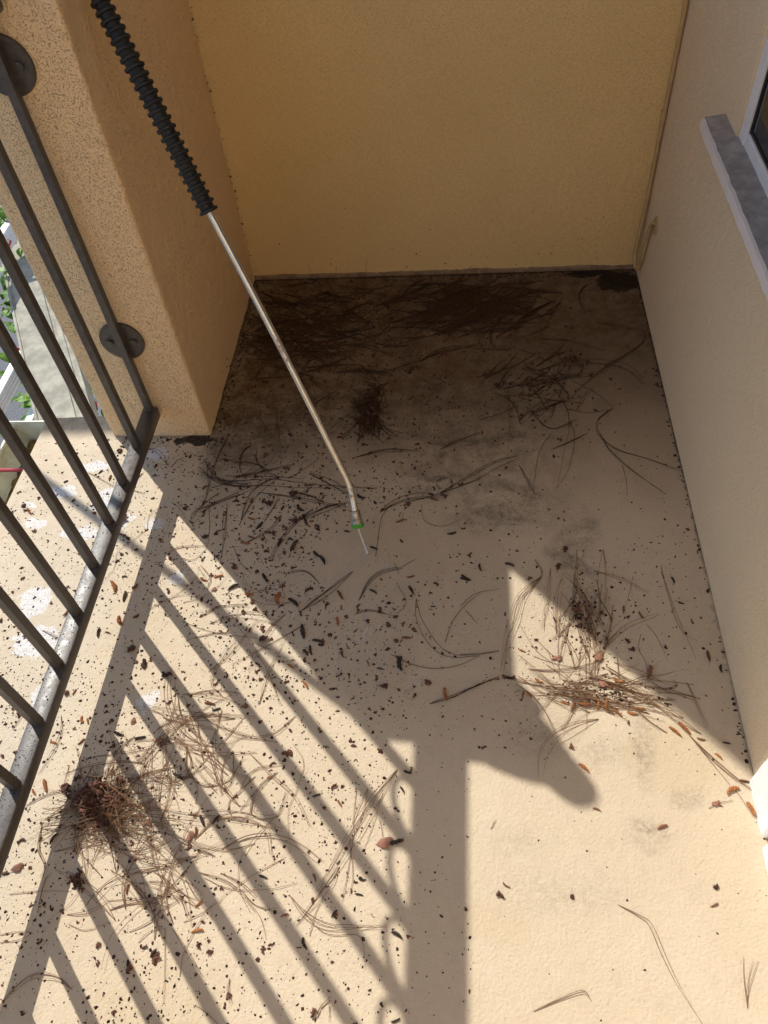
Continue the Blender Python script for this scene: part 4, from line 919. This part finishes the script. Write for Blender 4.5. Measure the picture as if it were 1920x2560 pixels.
# bark flakes: thin curled plates
def flake_mesh(seed):
    r = random.Random(seed); vv = []; n_ = 13
    rr = [r.uniform(.22, .50) for _ in range(n_)]
    for zz in (0, .09):
        vv.append((0, 0, .12+zz))
        for j in range(n_):
            a = 2*math.pi*j/n_; x, y = rr[j]*math.cos(a)*1.3, rr[j]*math.sin(a)*.8; vv.append((x, y, zz+.35*y*y+.05*r.random()))
    N1 = n_+1
    ff = [[0, 1+(j+1) % n_, 1+j] for j in range(n_)] + [[N1, N1+1+j, N1+1+(j+1) % n_] for j in range(n_)] + [[1+j, 1+(j+1) % n_, N1+1+(j+1) % n_, N1+1+j] for j in range(n_)]
    me = mesh('bark_flake', vv, ff); me.materials.append(M_FLAKE); return me
FLAKE_LABEL = ['pinkish bark flake beside the curved blackened cone, near the handrail shadow',
 'pinkish bark flake at the left edge of the fan by the cream wall',
 'brown bark flake inside the needle strand by the cream wall',
 'pale brown bark flake on top of the needle fan',
 'upright bark flake just beyond the trailing needles of the pile',
 'flat bark flake below the bottom rail, clear of the pile',
 'broad pinkish flake on the ledge under a baluster',
 'small round flake beside the bottom rail',
 'little bark flake at the edge of the tangled pile',
 'thin orange scrap between two baluster shadows',
 'brown flake on the bottom rail shadow above the pile',
 'brown flake between baluster shadows among curled needles',
 'small flake on the thin twig near the door casing',
 'brown flake beside the pier shadow edge']
FM = [flake_mesh(i) for i in range(5)]
for i, (x, y, s, a) in enumerate([(-.148,.432,.036,.4),(.205,.832,.026,.1),(.295,.838,.03,1.),(.297,.773,.03,2.5),(-.53,.43,.026,1.2),(-.86,.355,.026,.6),(-.90,1.215,.05,.3),(-.80,1.005,.02,1.),(-.62,.45,.02,2.),(-.39,.55,.014,.4),(-.71,.66,.018,1.4),(-.47,.70,.02,.2),(.48,.53,.018,.5),(-.60,1.00,.018,.3)]):
    o = obj('bark_flake', FM[i % 5], None, None, (x, y, .001), (rng.uniform(-.1, .1), rng.uniform(-.1, .1), a), label=FLAKE_LABEL[i], category='bark flake', group='bark flakes ' + WHERE[zone(x, y)]); o.scale = (s*.85, s*.85, s*.85)

# fine dirt specks
sp = MB(); ico = CR[0]
def speck(x, y, s):
    a = rng.uniform(0, 6.28); e = rng.uniform(.4, 1.); k = int(rng.integers(4, 7)); h = s*rng.uniform(.25, .5); ca, sa = math.cos(a), math.sin(a); ring = []
    for j in range(k):
        b = 2*math.pi*j/k; q = s*rng.uniform(.35, .65); u_, w_ = q*math.cos(b), q*e*math.sin(b); ring.append((x+u_*ca-w_*sa, y+u_*sa+w_*ca, -.0003))
    sp.add(ring + [(x+rng.normal(0, s*.12), y+rng.normal(0, s*.12), h)], [[j, (j+1) % k, k] for j in range(k)])
for x, y in spot_pts(18000): speck(x, y, float(np.clip(rng.lognormal(-5.72, .5), .0014, .009)))
for _ in range(520):                                       # along the foot of the pier and the walls
    q = rng.random()
    if q < .3: x, y = rng.uniform(-.98, -.70), 1.517-abs(rng.normal(0, .012))
    elif q < .55: x, y = -.709+abs(rng.normal(0, .012)), rng.uniform(1.5, 2.26)
    elif q < .8: x, y = rng.uniform(-.70, .55), 2.262-abs(rng.normal(0, .014))
    else: x, y = .560-abs(rng.normal(0, .006)), rng.uniform(.45, 2.2)
    speck(x, y, float(np.clip(rng.lognormal(-5.1, .5), .002, .012)))
for _ in range(900):                                       # crumbs mixed into the piles
    k = ('pile', 'column', 'fan', 'back', 'dark')[int(rng.integers(0, 5))]; c = CLUSTERS[k]
    x, y = np.array(c[1])+rng.normal(0, .55, 2)*(c[2], c[3])
    if x < .555 and y < 2.26 and not (x < -.71 and y > 1.51): speck(x, y, float(np.clip(rng.lognormal(-5.2, .4), .002, .01)))
for _ in range(160):                                       # on the top of the bottom rail
    pass
sp.build('dirt_specks', M_SPECK, None, False, kind='stuff', label='fine dark specks of bark and dirt strewn over the floor', category='dirt')
# flakes lying on the rail itself
rs = MB(); sp, keep = rs, sp
for _ in range(420):
    speck(RX+rng.uniform(-.018, .012), rng.uniform(.2, 1.36), float(np.clip(rng.lognormal(-6.1, .4), .001, .005)))
rs.v = [(x, y, z+.1243) for x, y, z in rs.v]
rs.build('rail_dirt', M_SPECK, None, False, kind='stuff', label='dark dirt specks lying on the bottom rail', category='dirt')

# dark mounds at the heart of the needle piles
def mound(c, sx, sy, h, n_, s0):
    mb = MB()
    for _ in range(n_):
        u_, w_ = rng.normal(0, .45, 2); r2 = u_*u_+w_*w_; z = h*math.exp(-2*r2)*rng.uniform(.1, 1.)
        e = Matrix.Rotation(rng.uniform(0, 6.28), 3, 'Z') @ Matrix.Rotation(rng.uniform(-.8, .8), 3, 'X'); s = s0*rng.uniform(.5, 1.3); me = CR[int(rng.integers(0, 14))]
        mb.add([Vector((u_*sx, w_*sy, z+s*.15)) + e @ (v.co*s) for v in me.vertices], [list(p.vertices) for p in me.polygons])
    return mb
for c, sx, sy, h, n_, s0, lab in [((-.735,.49),.055,.045,.035,90,.022,'dark mound of bark at the heart of the pile by the railing'), ((-.264,1.60),.03,.05,.02,30,.015,'dark wad of soaked bark on the damp floor near the back wall'),
                                  ((.32,1.80),.05,.05,.012,26,.012,'dark crumbly wad of soaked bark near the ring stain'), ((-.728,.335),.018,.02,.016,14,.014,'grey lump of lichen bark below the tangled pile')]:
    mound(c, sx, sy, h, n_, s0).build('bark_mound', M_CRUMB, None, False, loc=(c[0], c[1], 0), kind='stuff', label=lab, category='bark')

# mould dots and stuck crumbs on the walls, a few needles leaning on the back wall
wd = MB()
for _ in range(150):
    q = rng.random(); s = float(np.clip(rng.lognormal(-5.7, .5), .0015, .008)); me = CR[int(rng.integers(0, 14))]
    if q < .45: x, y, z = -.714+abs(rng.normal(0, .004)), 2.267-abs(rng.normal(0, .004)), rng.uniform(.02, 1.1)
    elif q < .8: x, y, z = rng.uniform(-.70, .55), 2.268, abs(rng.normal(0, .09))+.02
    else: x, y, z = -.712+.0, rng.uniform(1.55, 2.25), abs(rng.normal(0, .05))
    e = Matrix.Rotation(rng.uniform(0, 6.28), 3, 'Y') @ Matrix.Rotation(1.57, 3, 'X')
    wd.add([Vector((x, y, z)) + e @ (Vector((v.co.x*s, v.co.y*s, v.co.z*s*.5))) for v in me.vertices], [list(p.vertices) for p in me.polygons])
wd.build('wall_mould', M_CRUMB, None, False, kind='stuff', label='dots of black mould and crumbs on the ochre walls', category='mould')
for i, (x, dx, z) in enumerate([(-.33, .012, .075), (-.43, .004, .045), (-.50, -.02, .05), (-.02, .05, .035)]):
    mb = MB().tube([(0, -.05, .001), (dx*.5, -.025, z*.55), (dx, -.0012, z)], [.0007, .0006, .0004], 4)
    mb.build('pine_needle', M_NEEDLE_WET, None, True, loc=(x, 2.268, 0), label=('tall', 'short upright', 'tilted', 'slanting')[i] + ' dark pine needle leaning on the back wall', category='pine needle', group='needles leaning on the back wall')
